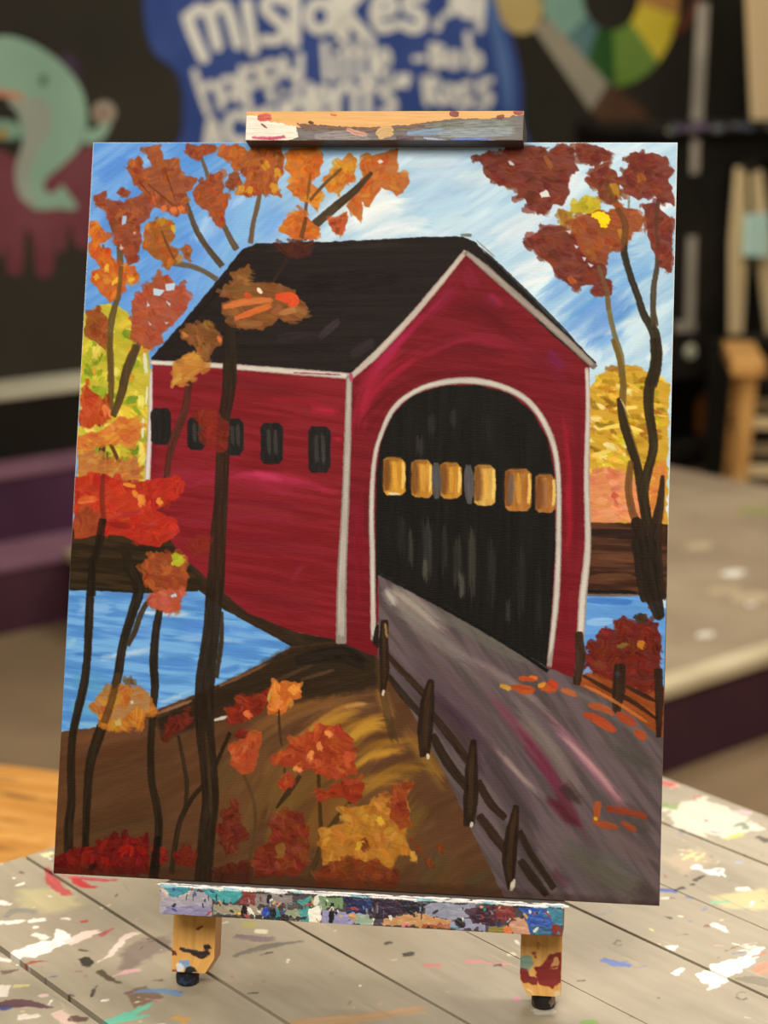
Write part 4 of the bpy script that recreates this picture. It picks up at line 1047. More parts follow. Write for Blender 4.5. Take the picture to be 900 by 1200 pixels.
PT.foliage(p_((690, 460), (720, 436), (750, 433), (783, 455), (780, 560), (690, 555)), (202, 160, 52), [(176, 142, 36), (236, 204, 84), (150, 118, 30), (190, 144, 40), (240, 190, 76), (160, 112, 34), (238, 222, 150), (206, 186, 40)], n=130, size=(24, 7), ang=.25, a=.2, av=.8, mix=1.1)
for pts in (((700, 505), (730, 500), (760, 508)), ((694, 535), (720, 528)), ((720, 480), (750, 478))): st_(pts, 5, (240, 214, 110))
PT.foliage(p_((688, 560), (705, 550), (730, 552), (752, 570), (764, 600), (762, 613), (688, 612)), (222, 146, 106), [(214, 128, 92), (232, 166, 124), (206, 120, 84), (236, 150, 104)], n=40, size=(22, 8), ang=.2, a=.85, mix=1)
PT.foliage(p_((752, 560), (782, 540), (780, 612), (764, 612)), (214, 140, 70), [(230, 170, 80), (206, 110, 60), (236, 190, 90)], n=14, size=(16, 9))
st_(p_((718, 580), (726, 584)), 7, (196, 84, 66))
# ---------- far banks
po_(p_((680, 613), (800, 615), (800, 701), (680, 699)), (70, 44, 30), jag=1, var=16, ang=.02, streak=(60, 4), col2=(96, 60, 40))
st_(p_((684, 625), (775, 628)), 12, (54, 36, 26)); st_(p_((690, 652), (740, 655), (775, 654)), 9, (104, 66, 44)); st_(p_((690, 678), (745, 676)), 10, (96, 62, 42)); st_(p_((684, 693), (755, 695)), 4, (30, 24, 22))
po_(p_((80, 615), (130, 610), (180, 620), (222, 648), (255, 690), (300, 722), (350, 742), (405, 752), (440, 770), (440, 785), (340, 762), (258, 716), (232, 699), (70, 699)), (52, 40, 24), jag=1, var=10, ang=.05, streak=(50, 5), col2=(64, 48, 28))
st_(p_((215, 655), (260, 702), (320, 740), (372, 760)), 14, (60, 44, 30), var=8)
# ---------- water
po_(p_((78, 694), (150, 696), (232, 694), (262, 716), (341, 759), (300, 785), (250, 806), (180, 840), (66, 864)), (98, 156, 220), jag=.8, var=22, ang=.06, streak=(60, 5), col2=(120, 176, 228))
for pts, w, c in ((((85, 700), (170, 702), (228, 699)), 7, (84, 140, 210)), (((84, 715), (140, 716)), 18, (150, 196, 232)), (((145, 718), (200, 722), (240, 716)), 6, (206, 224, 240)), (((180, 706), (240, 708)), 7, (120, 170, 228)), (((80, 768), (130, 770)), 6, (76, 130, 204)), (((110, 775), (150, 768), (190, 762)), 9, (186, 212, 236)), (((185, 752), (240, 750), (300, 755)), 7, (160, 198, 234)), (((190, 735), (250, 738), (310, 745)), 12, (86, 142, 214)),
                  (((120, 745), (200, 740)), 10, (96, 150, 218)), (((185, 775), (240, 772)), 14, (80, 138, 210)), (((180, 800), (235, 795)), 12, (92, 150, 212)), (((76, 800), (130, 805)), 30, (92, 158, 202)), (((74, 830), (120, 835)), 22, (108, 172, 210)), (((72, 850), (110, 852), (150, 845)), 10, (146, 196, 220)), (((255, 760), (310, 762)), 8, (96, 152, 222)), (((265, 740), (300, 748)), 8, (132, 180, 232)), (((255, 790), (290, 780)), 9, (76, 132, 206)), (((182, 826), (225, 812)), 6, (178, 204, 226)), (((74, 760), (90, 752)), 10, (150, 200, 226))):
    PT.blend(pts, w, c, .9, 4, 10, 2.5)
st_(p_((80, 694), (110, 692), (160, 696), (232, 694)), 3.5, (44, 36, 26), taper=(.02, .02))
po_(p_((683, 697), (748, 698), (800, 722), (800, 850), (683, 800)), (104, 160, 222), jag=.6, var=14, ang=.05, streak=(40, 4))
st_(p_((686, 704), (748, 706)), 8, (78, 132, 204)); st_(p_((688, 730), (720, 728)), 10, (140, 188, 232)); st_(p_((685, 698), (752, 698)), 3, (120, 106, 96))
# ---------- near ground
po_(p_((40, 864), (120, 852), (185, 832), (250, 806), (300, 782), (341, 759), (400, 752), (445, 765), (510, 860), (560, 960), (620, 1060), (40, 1040)), (98, 66, 42), jag=1, var=10, ang=-.5, streak=(60, 8))
# earth, from umber on the left to ochre in the middle
for pts, w, c, a_ in ((((62, 880), (130, 862), (200, 850)), 26, (122, 80, 54), .8), (((62, 920), (180, 890), (240, 880)), 60, (92, 60, 38), .8), (((62, 980), (160, 960), (230, 950)), 60, (84, 56, 36), .8), (((64, 1010), (240, 1000)), 40, (76, 50, 32), .8),
                     (((190, 850), (240, 830)), 18, (110, 78, 52), .7), (((250, 1010), (280, 920), (360, 840)), 70, (112, 84, 46), .7), (((300, 1010), (340, 920), (430, 850)), 70, (124, 92, 44), .7), (((360, 1020), (400, 940), (470, 880)), 70, (132, 98, 42), .75), (((430, 1030), (470, 960), (500, 920)), 80, (124, 92, 46), .75), (((500, 1040), (540, 990)), 80, (98, 76, 46), .8), (((540, 1045), (590, 1020)), 40, (82, 66, 44), .8),
                     (((270, 880), (330, 840), (420, 812), (460, 816)), 26, (140, 98, 56), .7), (((330, 890), (390, 845), (450, 835)), 22, (164, 120, 44), .8), (((380, 880), (430, 850), (470, 850)), 24, (176, 128, 42), .85), (((400, 905), (440, 876), (490, 870)), 20, (164, 120, 44), .8), (((350, 860), (400, 830), (440, 826)), 12, (176, 130, 60), .8), (((415, 930), (470, 900), (520, 910)), 18, (150, 112, 40), .8), (((430, 890), (460, 880), (480, 884)), 8, (190, 140, 56), .8), (((300, 925), (330, 880), (380, 850)), 14, (132, 94, 50), .7), (((470, 850), (500, 890), (530, 930)), 24, (152, 114, 42), .7), (((400, 832), (420, 826), (436, 826)), 4, (208, 160, 96), .8), (((395, 885), (430, 852), (466, 846)), 18, (204, 152, 56), .9), (((410, 905), (440, 884), (480, 878)), 12, (196, 146, 54), .85), (((330, 880), (380, 848), (430, 836)), 16, (188, 138, 58), .8), (((440, 800), (452, 830), (462, 850)), 16, (166, 122, 60), .7), (((400, 940), (440, 915), (490, 915)), 16, (170, 126, 48), .75)):
    PT.blend(pts, w, c, a_)
# dark hollow under the bridge
po_(p_((180, 842), (255, 806), (341, 759), (400, 752), (440, 766), (443, 806), (400, 815), (350, 822), (300, 828), (250, 846), (190, 868)), (50, 38, 24), jag=2.5, var=9, a=.92, soft=8, ang=-.35, streak=(40, 4))
for pts, w, c in ((((345, 775), (400, 768), (436, 785)), 20, (42, 32, 22)), (((360, 805), (430, 795)), 12, (58, 42, 26)), (((320, 800), (370, 778)), 5, (74, 54, 36)), (((350, 798), (395, 785)), 5, (78, 58, 38)), (((190, 858), (250, 838), (300, 820)), 12, (62, 44, 30)), (((255, 806), (290, 790), (320, 775)), 4, (120, 84, 60)), (((182, 838), (230, 820)), 4, (140, 104, 80)), (((250, 845), (268, 840)), 4, (198, 190, 176))):
    st_(pts, w, c, dry=.6)
st_(p_((440, 770), (456, 850), (468, 885)), 10, (70, 56, 30), a=.5, dry=.6)
# ---------- the bridge: far side wall, front wall
po_(p_((178, 430), (300, 432), (410, 440), (404, 600), (398, 752), (345, 742), (290, 720), (250, 688), (215, 655), (168, 600)), (132, 32, 40), jag=.8, var=9, ang=.12, streak=(70, 5), col2=(139, 36, 45))
for pts, w, c, a_ in ((((185, 445), (300, 455), (405, 465)), 26, (122, 28, 38), .7), (((180, 470), (175, 560)), 12, (112, 26, 50), .7), (((176, 580), (260, 560), (330, 575), (400, 585)), 20, (166, 48, 78), .7), (((180, 560), (240, 555)), 14, (150, 44, 70), .7), (((265, 560), (330, 562), (390, 580)), 12, (190, 52, 92), .8), (((290, 555), (340, 566)), 8, (200, 64, 108), .8), (((200, 610), (300, 605), (395, 615)), 30, (140, 40, 54), .7), (((220, 590), (320, 592), (395, 602)), 8, (128, 30, 44), .7), (((240, 640), (330, 640), (398, 650)), 30, (128, 34, 42), .8), (((270, 690), (340, 700), (396, 712)), 40, (124, 34, 40), .7), (((340, 690), (350, 668), (365, 660)), 6, (150, 48, 66), .6), (((360, 480), (402, 486)), 10, (190, 40, 76), .7), (((390, 516), (404, 518)), 6, (190, 44, 80), .7), (((370, 575), (402, 580)), 6, (176, 40, 76), .7), (((300, 470), (400, 475)), 12, (150, 34, 46), .6), (((185, 530), (250, 525)), 16, (142, 36, 48), .7)):
    PT.blend(pts, w, c, a_)
po_(p_((546, 299), (600, 346), (692, 430), (690, 560), (686, 680), (672, 797), (640, 785), (440, 770), (405, 757), (404, 600), (412, 440)), (122, 28, 36), jag=.8, var=8, ang=.1, streak=(60, 5), col2=(128, 31, 41))
for pts, w, c, a_ in ((((420, 530), (425, 480), (460, 440), (520, 400)), 18, (162, 36, 62), .8), (((418, 470), (450, 420), (500, 370)), 14, (168, 36, 78), .8), (((500, 380), (545, 320)), 22, (146, 36, 66), .7), (((545, 310), (560, 345)), 22, (134, 34, 58), .7), (((430, 560), (440, 500), (490, 450), (560, 435), (620, 455), (652, 510)), 9, (100, 22, 28), .7), (((480, 410), (560, 395), (640, 430)), 14, (144, 42, 58), .7), (((570, 345), (590, 365)), 18, (156, 44, 92), .7), (((640, 410), (665, 440)), 18, (122, 36, 86), .7), (((600, 400), (650, 440), (680, 480)), 18, (120, 30, 50), .6), (((660, 470), (668, 560), (662, 640)), 9, (170, 28, 52), .8), (((676, 440), (680, 540), (676, 650)), 10, (112, 22, 34), .7), (((655, 620), (662, 700), (655, 780)), 10, (120, 24, 36), .7), (((422, 560), (420, 640), (424, 745)), 14, (132, 24, 40), .8), (((431, 560), (428, 640)), 5, (100, 20, 32), .7), (((560, 360), (640, 420)), 20, (110, 26, 36), .6), (((520, 370), (560, 360), (610, 400)), 34, (106, 22, 30), .8), (((500, 425), (550, 412), (610, 428)), 26, (108, 22, 30), .8), (((416, 500), (440, 440), (490, 395)), 20, (170, 36, 64), .85), (((430, 450), (470, 400), (520, 350)), 10, (176, 42, 84), .8), (((660, 470), (676, 560), (668, 700)), 14, (118, 24, 34), .7), (((664, 560), (668, 620), (664, 680)), 7, (172, 30, 54), .9), (((470, 430), (540, 400), (610, 415)), 7, (150, 38, 60), .7)):
    PT.blend(pts, w, c, a_)
# ---------- arch: the dark inside, far light through the slots, floor line
def arch_pts(g=0):
    return p_((440 - g, 700), (440 - g, 600), (441 - g, 556), (446 - g, 520), (460 - g, 488), (484, 465 - g), (520, 454 - g), (560, 453 - g), (596, 462 - g), (624 + g, 484), (642 + g, 516), (650 + g, 556), (651 + g, 640), (646 + g, 720), (640 + g, 784))
po_(arch_pts() + p_((600, 758), (540, 724), (490, 696), (443, 674)), (28, 26, 22), jag=.6, var=7, ang=1.5708, streak=(60, 5))
for x0, y0, y1, w, c in ((491, 505, 545, 7, (64, 60, 54)), (505, 480, 520, 8, (50, 48, 44)), (530, 475, 510, 6, (52, 50, 46)), (500, 590, 700, 9, (60, 58, 54)), (535, 610, 712, 8, (58, 56, 50)), (497, 650, 690, 5, (92, 88, 80)), (540, 660, 715, 5, (100, 96, 90)), (552, 600, 725, 7, (70, 68, 60)), (520, 600, 700, 6, (48, 46, 42)), (470, 590, 670, 8, (44, 42, 38)), (575, 610, 735, 7, (50, 48, 42)), (610, 620, 755, 8, (44, 42, 36)), (594, 690, 745, 3, (80, 78, 70)), (630, 640, 770, 6, (40, 38, 32)), (570, 480, 530, 12, (36, 33, 28)), (480, 610, 680, 4, (74, 72, 66))):
    st_([(x0, y0), (x0 + 1, (y0 + y1) / 2), (x0, y1)], w * 1.3, c, a=.75, dry=.9, taper=(.4, .45), bris=1.5, soft=4)
for x0, x1, y0, y1, c in ((449, 475, 538, 582, (204, 150, 56)), (482, 507, 541, 585, (196, 142, 58)), (516, 541, 544, 586, (198, 142, 56)), (556, 581, 546, 594, (206, 164, 84)), (592, 623, 551, 600, (176, 120, 58)), (628, 652, 557, 602, (170, 112, 56))):
    po_(p_((x0, y0 + 3), (x0 + 5, y0), (x1 - 6, y0), (x1, y0 + 6), (x1, y1 - 5), (x1 - 5, y1), (x0 + 4, y1), (x0, y1 - 4)), c, jag=.8, var=26, ang=1.5, streak=(22, 3), thick=.5)
    st_([(x1 - 3, y0 + 5), (x1 - 2, (y0 + y1) / 2), (x1 - 4, y1 - 4)], 4, (232, 196, 110), dry=.3)
    st_([(x0 + 4, y0 + 1), (x0 + 4, y1 - 2)], 11, (112, 68, 34), a=.75, dry=.8, taper=(.1, .2), soft=5); st_([(x0 + 3, y0 + 2), (x1 - 4, y0 + 2)], 6, (140, 92, 42), a=.6, soft=3, taper=(.1, .2)); st_([((x0 + x1) / 2, y0 + 4), ((x0 + x1) / 2 + 1, y1 - 4)], 5, (222, 170, 70), a=.6)
for x0, y0, y1 in ((511, 544, 586), (549, 546, 592)): st_([(x0, y0), (x0 + 1, y1)], 12, (96, 92, 94), a=.9, dry=.5, var=16, taper=(.1, .1))
st_([(600, 556), (598, 596)], 7, (120, 106, 96), a=.8); st_([(455, 580), (470, 581)], 3, (230, 220, 190)); st_([(640, 562), (640, 598)], 7, (150, 100, 70), a=.7)
st_(p_((442, 672), (500, 702), (560, 735), (610, 765), (642, 786)), 4, (20, 19, 18), taper=(.01, .02), dry=.1)
# ---------- road
po_(p_((443, 672), (520, 712), (640, 782), (672, 795), (735, 832), (800, 862), (800, 1072), (590, 1050), (560, 990), (520, 905), (480, 832), (442, 772)), (96, 84, 84), jag=1, var=12, ang=.9, streak=(90, 7), col2=(108, 92, 94))
for pts, w, c, a_ in ((((446, 682), (475, 705), (530, 750)), 26, (168, 160, 148), .9), (((447, 700), (500, 740), (580, 800)), 22, (140, 128, 122), .85), (((450, 690), (465, 715)), 12, (196, 190, 180), .8), (((480, 695), (560, 745), (660, 800)), 16, (112, 108, 98), .9), (((470, 760), (530, 810), (600, 880)), 40, (98, 78, 84), .8), (((480, 800), (540, 860), (580, 930)), 36, (70, 50, 58), .85), (((550, 860), (600, 930), (640, 1000)), 34, (76, 58, 64), .8),
                     (((560, 780), (640, 850), (720, 930)), 30, (112, 90, 96), .8), (((540, 770), (600, 800), (660, 850)), 12, (148, 128, 128), .8), (((590, 820), (640, 870), (690, 940)), 26, (128, 118, 112), .8), (((620, 825), (660, 860), (720, 930), (765, 985)), 14, (166, 112, 124), .85), (((640, 845), (700, 905), (740, 955)), 7, (198, 158, 160), .8), (((560, 800), (620, 870), (672, 950)), 18, (130, 76, 92), .85), (((575, 870), (605, 905), (640, 940)), 7, (176, 152, 150), .85), (((600, 850), (650, 915), (683, 980)), 16, (110, 44, 66), .9), (((640, 930), (668, 960), (682, 978)), 20, (84, 28, 40), .9), (((655, 915), (680, 945)), 16, (58, 42, 40), .8),
                     (((690, 850), (740, 890), (775, 930)), 28, (98, 84, 82), .8), (((720, 870), (775, 910)), 24, (84, 76, 72), .8), (((720, 940), (775, 980)), 26, (76, 66, 62), .7), (((700, 960), (740, 990), (775, 1010)), 18, (120, 92, 94), .7), (((640, 980), (700, 1030), (760, 1056)), 60, (92, 86, 78), .8), (((600, 1000), (640, 1040)), 40, (74, 66, 62), .8), (((690, 1000), (770, 1045)), 30, (104, 98, 88), .8), (((740, 1030), (772, 1056)), 26, (76, 70, 64), .8), (((590, 960), (630, 1010)), 30, (72, 60, 62), .7), (((655, 800), (720, 838), (772, 872)), 12, (116, 108, 100), .8), (((640, 1015), (670, 1040)), 16, (88, 52, 62), .6)):
    PT.blend(pts, w, c, a_)
st_(p_((442, 673), (500, 703), (560, 736), (610, 766), (642, 787)), [3, 4, 4, 4, 5], (22, 20, 18), a=.9, taper=(.01, .02), dry=.1)
# ---------- roof
po_(p_((176, 423), (218, 375), (255, 330), (284, 294), (300, 288), (400, 285), (500, 279), (543, 279), (556, 284), (700, 426), (696, 434), (650, 395), (548, 297), (480, 374), (413, 441), (300, 434), (177, 425)), (42, 33, 30), jag=1, var=8, ang=-.02, streak=(70, 3), thick=.3)
for pts, w, c in ((((290, 296), (400, 290), (520, 286)), 10, (52, 42, 40)), (((200, 410), (250, 350), (290, 300)), 10, (34, 26, 22)), (((372, 400), (400, 375)), 10, (66, 54, 58)), (((410, 420), (440, 400)), 14, (58, 48, 50)), (((300, 340), (420, 330), (500, 320)), 24, (36, 28, 26)), (((320, 400), (380, 395)), 14, (50, 40, 40)), (((553, 284), (620, 350), (694, 424)), 11, (34, 27, 24)), (((540, 277), (556, 277)), 4, (110, 100, 84)), (((556, 280), (585, 306)), 2, (150, 138, 120))):
    st_(pts, w, c, a=.8, dry=.7, taper=(.2, .3))
# ---------- white trim
def trim(pts, w, col=(206, 196, 184), c2=(172, 160, 150)):
    st_(pts, w, c2, dry=.05, taper=(.01, .01), var=10, rough=.5, thick=.7)
    st_(pts, [v * .6 for v in w] if np.ndim(w) else w * .6, col, dry=.45, taper=(.02, .05), var=14, rough=.4, thick=.9, a=.9)
trim(p_((176, 428), (250, 431), (330, 437), (410, 443)), [6, 7, 8, 8], (224, 214, 204))
trim(p_((412, 443), (440, 418), (480, 376), (515, 335), (546, 297)), [7, 9, 8, 8, 6], (204, 192, 180))
trim(p_((548, 298), (570, 316), (620, 360), (665, 400), (698, 431)), [6, 9, 9, 9, 7], (170, 158, 148), (130, 118, 110))
trim(p_((409, 446), (407, 520), (404, 600), (400, 680), (399, 752)), [8, 9, 10, 12, 13], (186, 178, 168), (146, 136, 128))
st_(p_((412, 440), (411, 452)), 5, (190, 70, 110)); st_(p_((340, 439), (408, 442)), 1.8, (140, 40, 70), a=.7)
trim(p_((176, 440), (175, 500), (172, 566)), [4, 6, 7], (216, 210, 206), (190, 172, 170))
trim(p_((689, 434), (690, 480), (688, 560), (689, 640), (683, 700), (680, 750)), [5, 6, 7, 8, 10, 9], (212, 204, 194), (168, 158, 150))
trim(p_((437, 752), (436, 660), (435, 600), (438, 545), (446, 512), (462, 480), (488, 460), (520, 450), (556, 448), (592, 456), (622, 474), (644, 508), (654, 550), (655, 620), (652, 700), (643, 782)), [7, 7, 7, 6, 6, 7, 7, 8, 9, 8, 8, 8, 7, 7, 8, 6], (208, 200, 190), (156, 146, 138))
# ---------- side windows
for x0, x1, y0, y1 in ((176, 200, 481, 524), (219, 241, 491, 530), (264, 285, 493, 536), (305, 331, 498, 546), (361, 387, 502, 556)):
    po_(p_((x0, y0 + 6), (x0 + 4, y0), (x1 - 5, y0), (x1, y0 + 5), (x1, y1 - 6), (x1 - 5, y1), (x0 + 4, y1), (x0, y1 - 5)), (40, 36, 34), jag=.8, var=8, ang=1.57, streak=(20, 3), thick=.4)
    if x0 > 200:
        for k in (.35, .65): st_([(x0 + (x1 - x0) * k, y0 + 5), (x0 + (x1 - x0) * k + 1, y1 - 6)], 5, (76, 72, 68), a=.7, dry=.8, taper=(.2, .3), bris=1.5)
# ---------- trees: trunks and limbs
TR = (46, 35, 22)
def trunk(pts, w, c=TR, a=.94, **k): st_(pts, w, c, a=a, **{**dict(dry=.12, taper=(.02, .06), var=12, rough=.5, bris=2.4, col2=None, thick=.6), **k})
LIMB = (92, 74, 54)
trunk(k3((468, 240), (480, 290), (505, 360), (540, 420), (580, 470), (600, 495)), [4, 6, 7, 7, 8, 8], LIMB)
trunk(k3((525, 110), (545, 165), (560, 230)), [4, 5, 4], (112, 92, 68)); trunk(k3((600, 340), (625, 390), (648, 432)), [6, 7, 8], (104, 84, 62))
trunk(k3((745, 180), (725, 270), (708, 350), (700, 412)), [4, 5, 6, 7], (110, 86, 60)); trunk(k3((380, 360), (410, 430), (440, 485)), [3, 4, 5], (96, 76, 54)); trunk(k3((430, 485), (490, 495), (540, 515), (580, 540)), [7, 7, 6, 7], (110, 96, 76))
trunk(k3((245, 290), (238, 400), (240, 520), (232, 610)), [7, 9, 8, 7], (112, 84, 58)); trunk(k3((180, 420), (178, 500)), 5, (120, 84, 50))
trunk(k4((20, 190), (10, 260), (0, 320)), 5, (120, 96, 66))
trunk(k4((405, 165), (350, 225), (290, 275), (220, 335), (165, 390)), [6, 9, 11, 12, 13], (74, 58, 40)); trunk(k4((160, 390), (110, 470), (60, 545)), [9, 6, 4], (56, 42, 34), a=.7)
trunk(k4((190, 165), (178, 260), (170, 330), (150, 390)), [3, 4, 5, 6], (110, 78, 50)); trunk(k4((300, 150), (240, 205), (190, 260)), [4, 4, 4], (110, 80, 50))
trunk(k3((228, 615), (210, 680), (203, 760), (208, 830), (205, 900)), [7, 9, 8, 7, 8], (104, 86, 50)); trunk(k3((305, 770), (280, 830), (262, 870), (250, 910)), [7, 10, 11, 11], (92, 76, 50))
trunk(k6((295, 30), (265, 100), (250, 170), (235, 220), (215, 270)), [10, 11, 11, 10, 9], (86, 66, 40)); trunk(k6((200, 0), (205, 80), (208, 160), (205, 250)), [8, 8, 8, 7], (110, 88, 46))
trunk(k6((190, 340), (225, 410), (268, 510)), [4, 5, 4], (96, 66, 36)); trunk(k6((195, 400), (195, 470), (190, 530)), 4, (120, 86, 40)); trunk(k6((140, 260), (170, 310)), 4, (80, 50, 34))
# right-hand trees
trunk(k5((600, 240), (595, 310), (590, 400)), 3, (130, 130, 120)); trunk(k5((520, 200), (560, 280), (585, 340), (580, 410)), [5, 7, 8, 8], (120, 86, 44))
trunk(k5((580, 400), (582, 450), (605, 530), (630, 600), (650, 660), (685, 720), (695, 790), (690, 850), (675, 910)), [9, 8, 8, 8, 9, 12, 13, 13, 13], (56, 46, 30)); trunk(k5((705, 230), (695, 330), (700, 400), (698, 480), (685, 560), (682, 640), (688, 700)), [5, 5, 6, 6, 7, 7, 9], (80, 66, 48))
trunk(k5((480, 480), (515, 560), (525, 640), (545, 730), (565, 800), (572, 880)), [6, 6, 6, 6, 8, 9], (128, 116, 76))
trunk(k8((540, 0), (565, 80), (575, 160), (570, 240), (585, 310), (610, 390), (628, 460), (640, 520)), [5, 6, 8, 10, 11, 11, 10, 10], (120, 96, 44)); trunk(k8((560, 210), (575, 290), (600, 370), (625, 450), (636, 520), (650, 600), (665, 690)), [6, 10, 10, 10, 11, 12, 14], (56, 44, 26)); trunk(k8((565, 205), (600, 270)), 2, (230, 210, 150), a=.7)
trunk(k8((688, 0), (690, 80), (668, 160), (665, 240), (675, 310), (680, 380), (660, 460), (645, 530), (655, 620), (665, 680)), [12, 13, 13, 12, 11, 11, 11, 12, 12, 14], (54, 44, 26)); trunk(k8((600, 430), (592, 520), (605, 600), (625, 650)), [7, 9, 9, 10], (112, 76, 40), a=.85)
trunk(k8((620, 640), (640, 720), (645, 800), (660, 900)), [14, 22, 22, 20], (46, 34, 24)); trunk(k8((712, 480), (705, 560), (690, 640), (675, 720), (680, 830), (690, 900)), [5, 9, 13, 22, 24, 22], (52, 38, 26)); trunk(p_((755, 640), (764, 690), (772, 720)), [30, 22, 14], (44, 34, 24))
# left trunks
trunk(k6((178, 370), (172, 450), (178, 560), (182, 650)), [8, 9, 9, 9], (70, 48, 28)); trunk(b1((165, 20), (172, 60), (165, 140), (160, 250), (155, 360), (145, 450), (125, 540), (105, 630), (98, 740), (100, 860), (90, 960), (90, 1070)), [9, 9, 10, 11, 10, 11, 11, 10, 10, 10, 12, 12], TR)
trunk(k6((485, 150), (465, 260), (430, 350), (410, 430), (400, 520), (380, 600)), [8, 10, 11, 8, 8, 7], (84, 46, 34), a=.9)
trunk(b1((290, 0), (310, 60), (335, 130), (310, 220), (280, 320), (262, 430), (235, 530), (195, 640), (165, 740), (155, 860), (150, 970), (148, 1070)), [12, 14, 14, 12, 11, 11, 12, 14, 12, 10, 9, 9], TR); trunk(b1((385, 150), (350, 200), (320, 280), (298, 325)), [6, 7, 7, 5], (70, 54, 34))
trunk(b1((410, 195), (395, 280), (388, 380), (392, 470), (385, 560), (378, 680), (382, 800), (402, 900), (405, 990), (390, 1120)), [9, 10, 11, 10, 9, 9, 9, 10, 10, 13], TR)
trunk(b1((475, 640), (495, 740), (505, 820), (495, 920)), [4, 5, 6, 4], (56, 42, 26)); trunk(b1((655, 630), (615, 720), (580, 790), (520, 860), (480, 940), (462, 1030), (450, 1120)), [5, 5, 6, 6, 7, 6, 8], (52, 38, 24))
trunk(k6((625, 90), (622, 180), (605, 290), (600, 430), (595, 560), (585, 690), (580, 800), (575, 900)), [17, 17, 15, 17, 17, 20, 21, 22], (56, 39, 26), dry=.2)
trunk(k3((625, 700), (630, 800), (628, 900)), [12, 14, 17], (52, 40, 26), a=.75)
trunk(b1((612, 10), (601, 140), (590, 280), (572, 420), (565, 520), (570, 640), (580, 740), (588, 860), (575, 980), (562, 1140)), [20, 21, 21, 24, 24, 23, 21, 21, 21, 22], (48, 35, 23), taper=(.2, .02)); trunk(b1((628, 210), (625, 320), (608, 440)), [4, 6, 5], (62, 50, 34), dry=.7)
st_(b1((570, 620), (585, 800), (590, 950)), 4, (80, 62, 38), a=.6)
# ---------- leaves, upper left
RU = (158, 82, 44)
PAL_R = [(140, 66, 38), (176, 92, 48), (196, 112, 56), (120, 56, 34)]
PAL_O = [(206, 108, 38), (222, 168, 52), (190, 70, 34), (176, 90, 36), (226, 136, 44)]
F = PT.foliage
F(k3((253, 148), (305, 108), (325, 150), (345, 140), (318, 75), (382, 68), (390, 120), (430, 113), (455, 150), (442, 180), (512, 182), (492, 225), (470, 240), (482, 310), (440, 315), (402, 300), (360, 285), (345, 255), (320, 235), (290, 210), (275, 180)), RU, PAL_R + [(166, 96, 42)], n=46, size=(17, 9))
for pts in (((395, 150), (440, 280)), ((330, 200), (450, 300)), ((300, 190), (350, 250))): st_(k3(*pts), 2, (110, 62, 34), a=.8)
for x, y in ((355, 265), (395, 295), (430, 300), (455, 295)): st_(k3((x - 4, y - 10), (x + 3, y + 10)), 8, (226, 128, 74))
F(k3((218, 236), (245, 222), (285, 233), (262, 250), (235, 247)), (150, 74, 42), PAL_R, n=4, size=(10, 5))
F(k3((150, 250), (190, 232), (190, 260), (230, 272), (290, 255), (340, 243), (360, 280), (342, 330), (312, 350), (312, 400), (302, 480), (265, 492), (250, 450), (222, 420), (205, 360), (200, 320), (175, 290), (155, 278)), (150, 74, 46), PAL_R + [(164, 84, 60)], n=46, size=(16, 9))
po_(k3((248, 320), (262, 318), (258, 345), (246, 350)), (170, 196, 226), jag=1)
for pts in (((240, 420), (250, 440)), ((285, 378), (300, 380))): st_(k3(*pts), 3, (222, 190, 180))
F(k3((135, 345), (160, 345), (192, 380), (187, 412), (160, 415), (205, 450), (217, 480), (245, 500), (292, 495), (303, 530), (290, 562), (260, 550), (245, 580), (236, 618), (205, 622), (170, 590), (133, 550), (138, 515), (165, 500), (135, 460), (128, 430), (145, 405), (131, 375)), (198, 100, 38), PAL_O, n=54, size=(15, 9))
for pts in (((150, 530), (165, 545)), ((210, 560), (250, 530)), ((270, 545), (292, 540)), ((195, 490), (190, 520))): st_(k3(*pts), 7, (228, 186, 60))
trunk(k3((243, 500), (238, 560), (232, 615)), [6, 6, 6], (112, 84, 50), a=.8)
F(k3((320, 380), (345, 340), (390, 328), (432, 345), (430, 395), (408, 430), (442, 440), (437, 480), (410, 508), (370, 470), (318, 430)), (166, 96, 38), PAL_O + [(146, 90, 34)], n=26, size=(15, 9)); st_(k3((425, 350), (432, 385)), 5, (214, 176, 50)); trunk(k3((385, 370), (410, 430), (436, 480)), 3, (96, 66, 40), a=.8)
F(k3((450, 435), (480, 418), (496, 440), (486, 477), (462, 465)), (160, 94, 46), PAL_R, n=5, size=(10, 6))
F(k3((278, 620), (330, 570), (370, 535), (410, 525), (432, 560), (470, 563), (488, 610), (470, 660), (420, 700), (380, 735), (397, 765), (340, 785), (315, 775), (275, 750), (282, 690)), (172, 84, 54), [(182, 92, 60), (160, 74, 46), (196, 104, 66), (170, 86, 60)], n=52, size=(18, 9))
for p in (((358, 575), (395, 580), (380, 600), (356, 598)), ((400, 560), (432, 555), (430, 580), (402, 580)), ((335, 620), (345, 635), (332, 640)), ((405, 620), (420, 625), (412, 642)), ((338, 690), (352, 700), (345, 708)), ((393, 690), (412, 692), (400, 702))): po_(k3(*p), (190, 210, 230), jag=1.2)
F(k3((465, 90), (480, 66), (577, 64), (572, 95), (530, 105), (520, 125), (490, 110)), (150, 76, 42), PAL_R, n=12, size=(14, 8))
F(k3((493, 235), (520, 200), (560, 165), (607, 175), (605, 230), (622, 250), (612, 300), (607, 360), (575, 350), (545, 300), (508, 280)), (160, 80, 40), PAL_R + [(190, 96, 42)], n=32, size=(15, 8))
F(k3((618, 165), (655, 158), (667, 200), (640, 225), (616, 210)), (146, 76, 40), PAL_R, n=8, size=(12, 7))
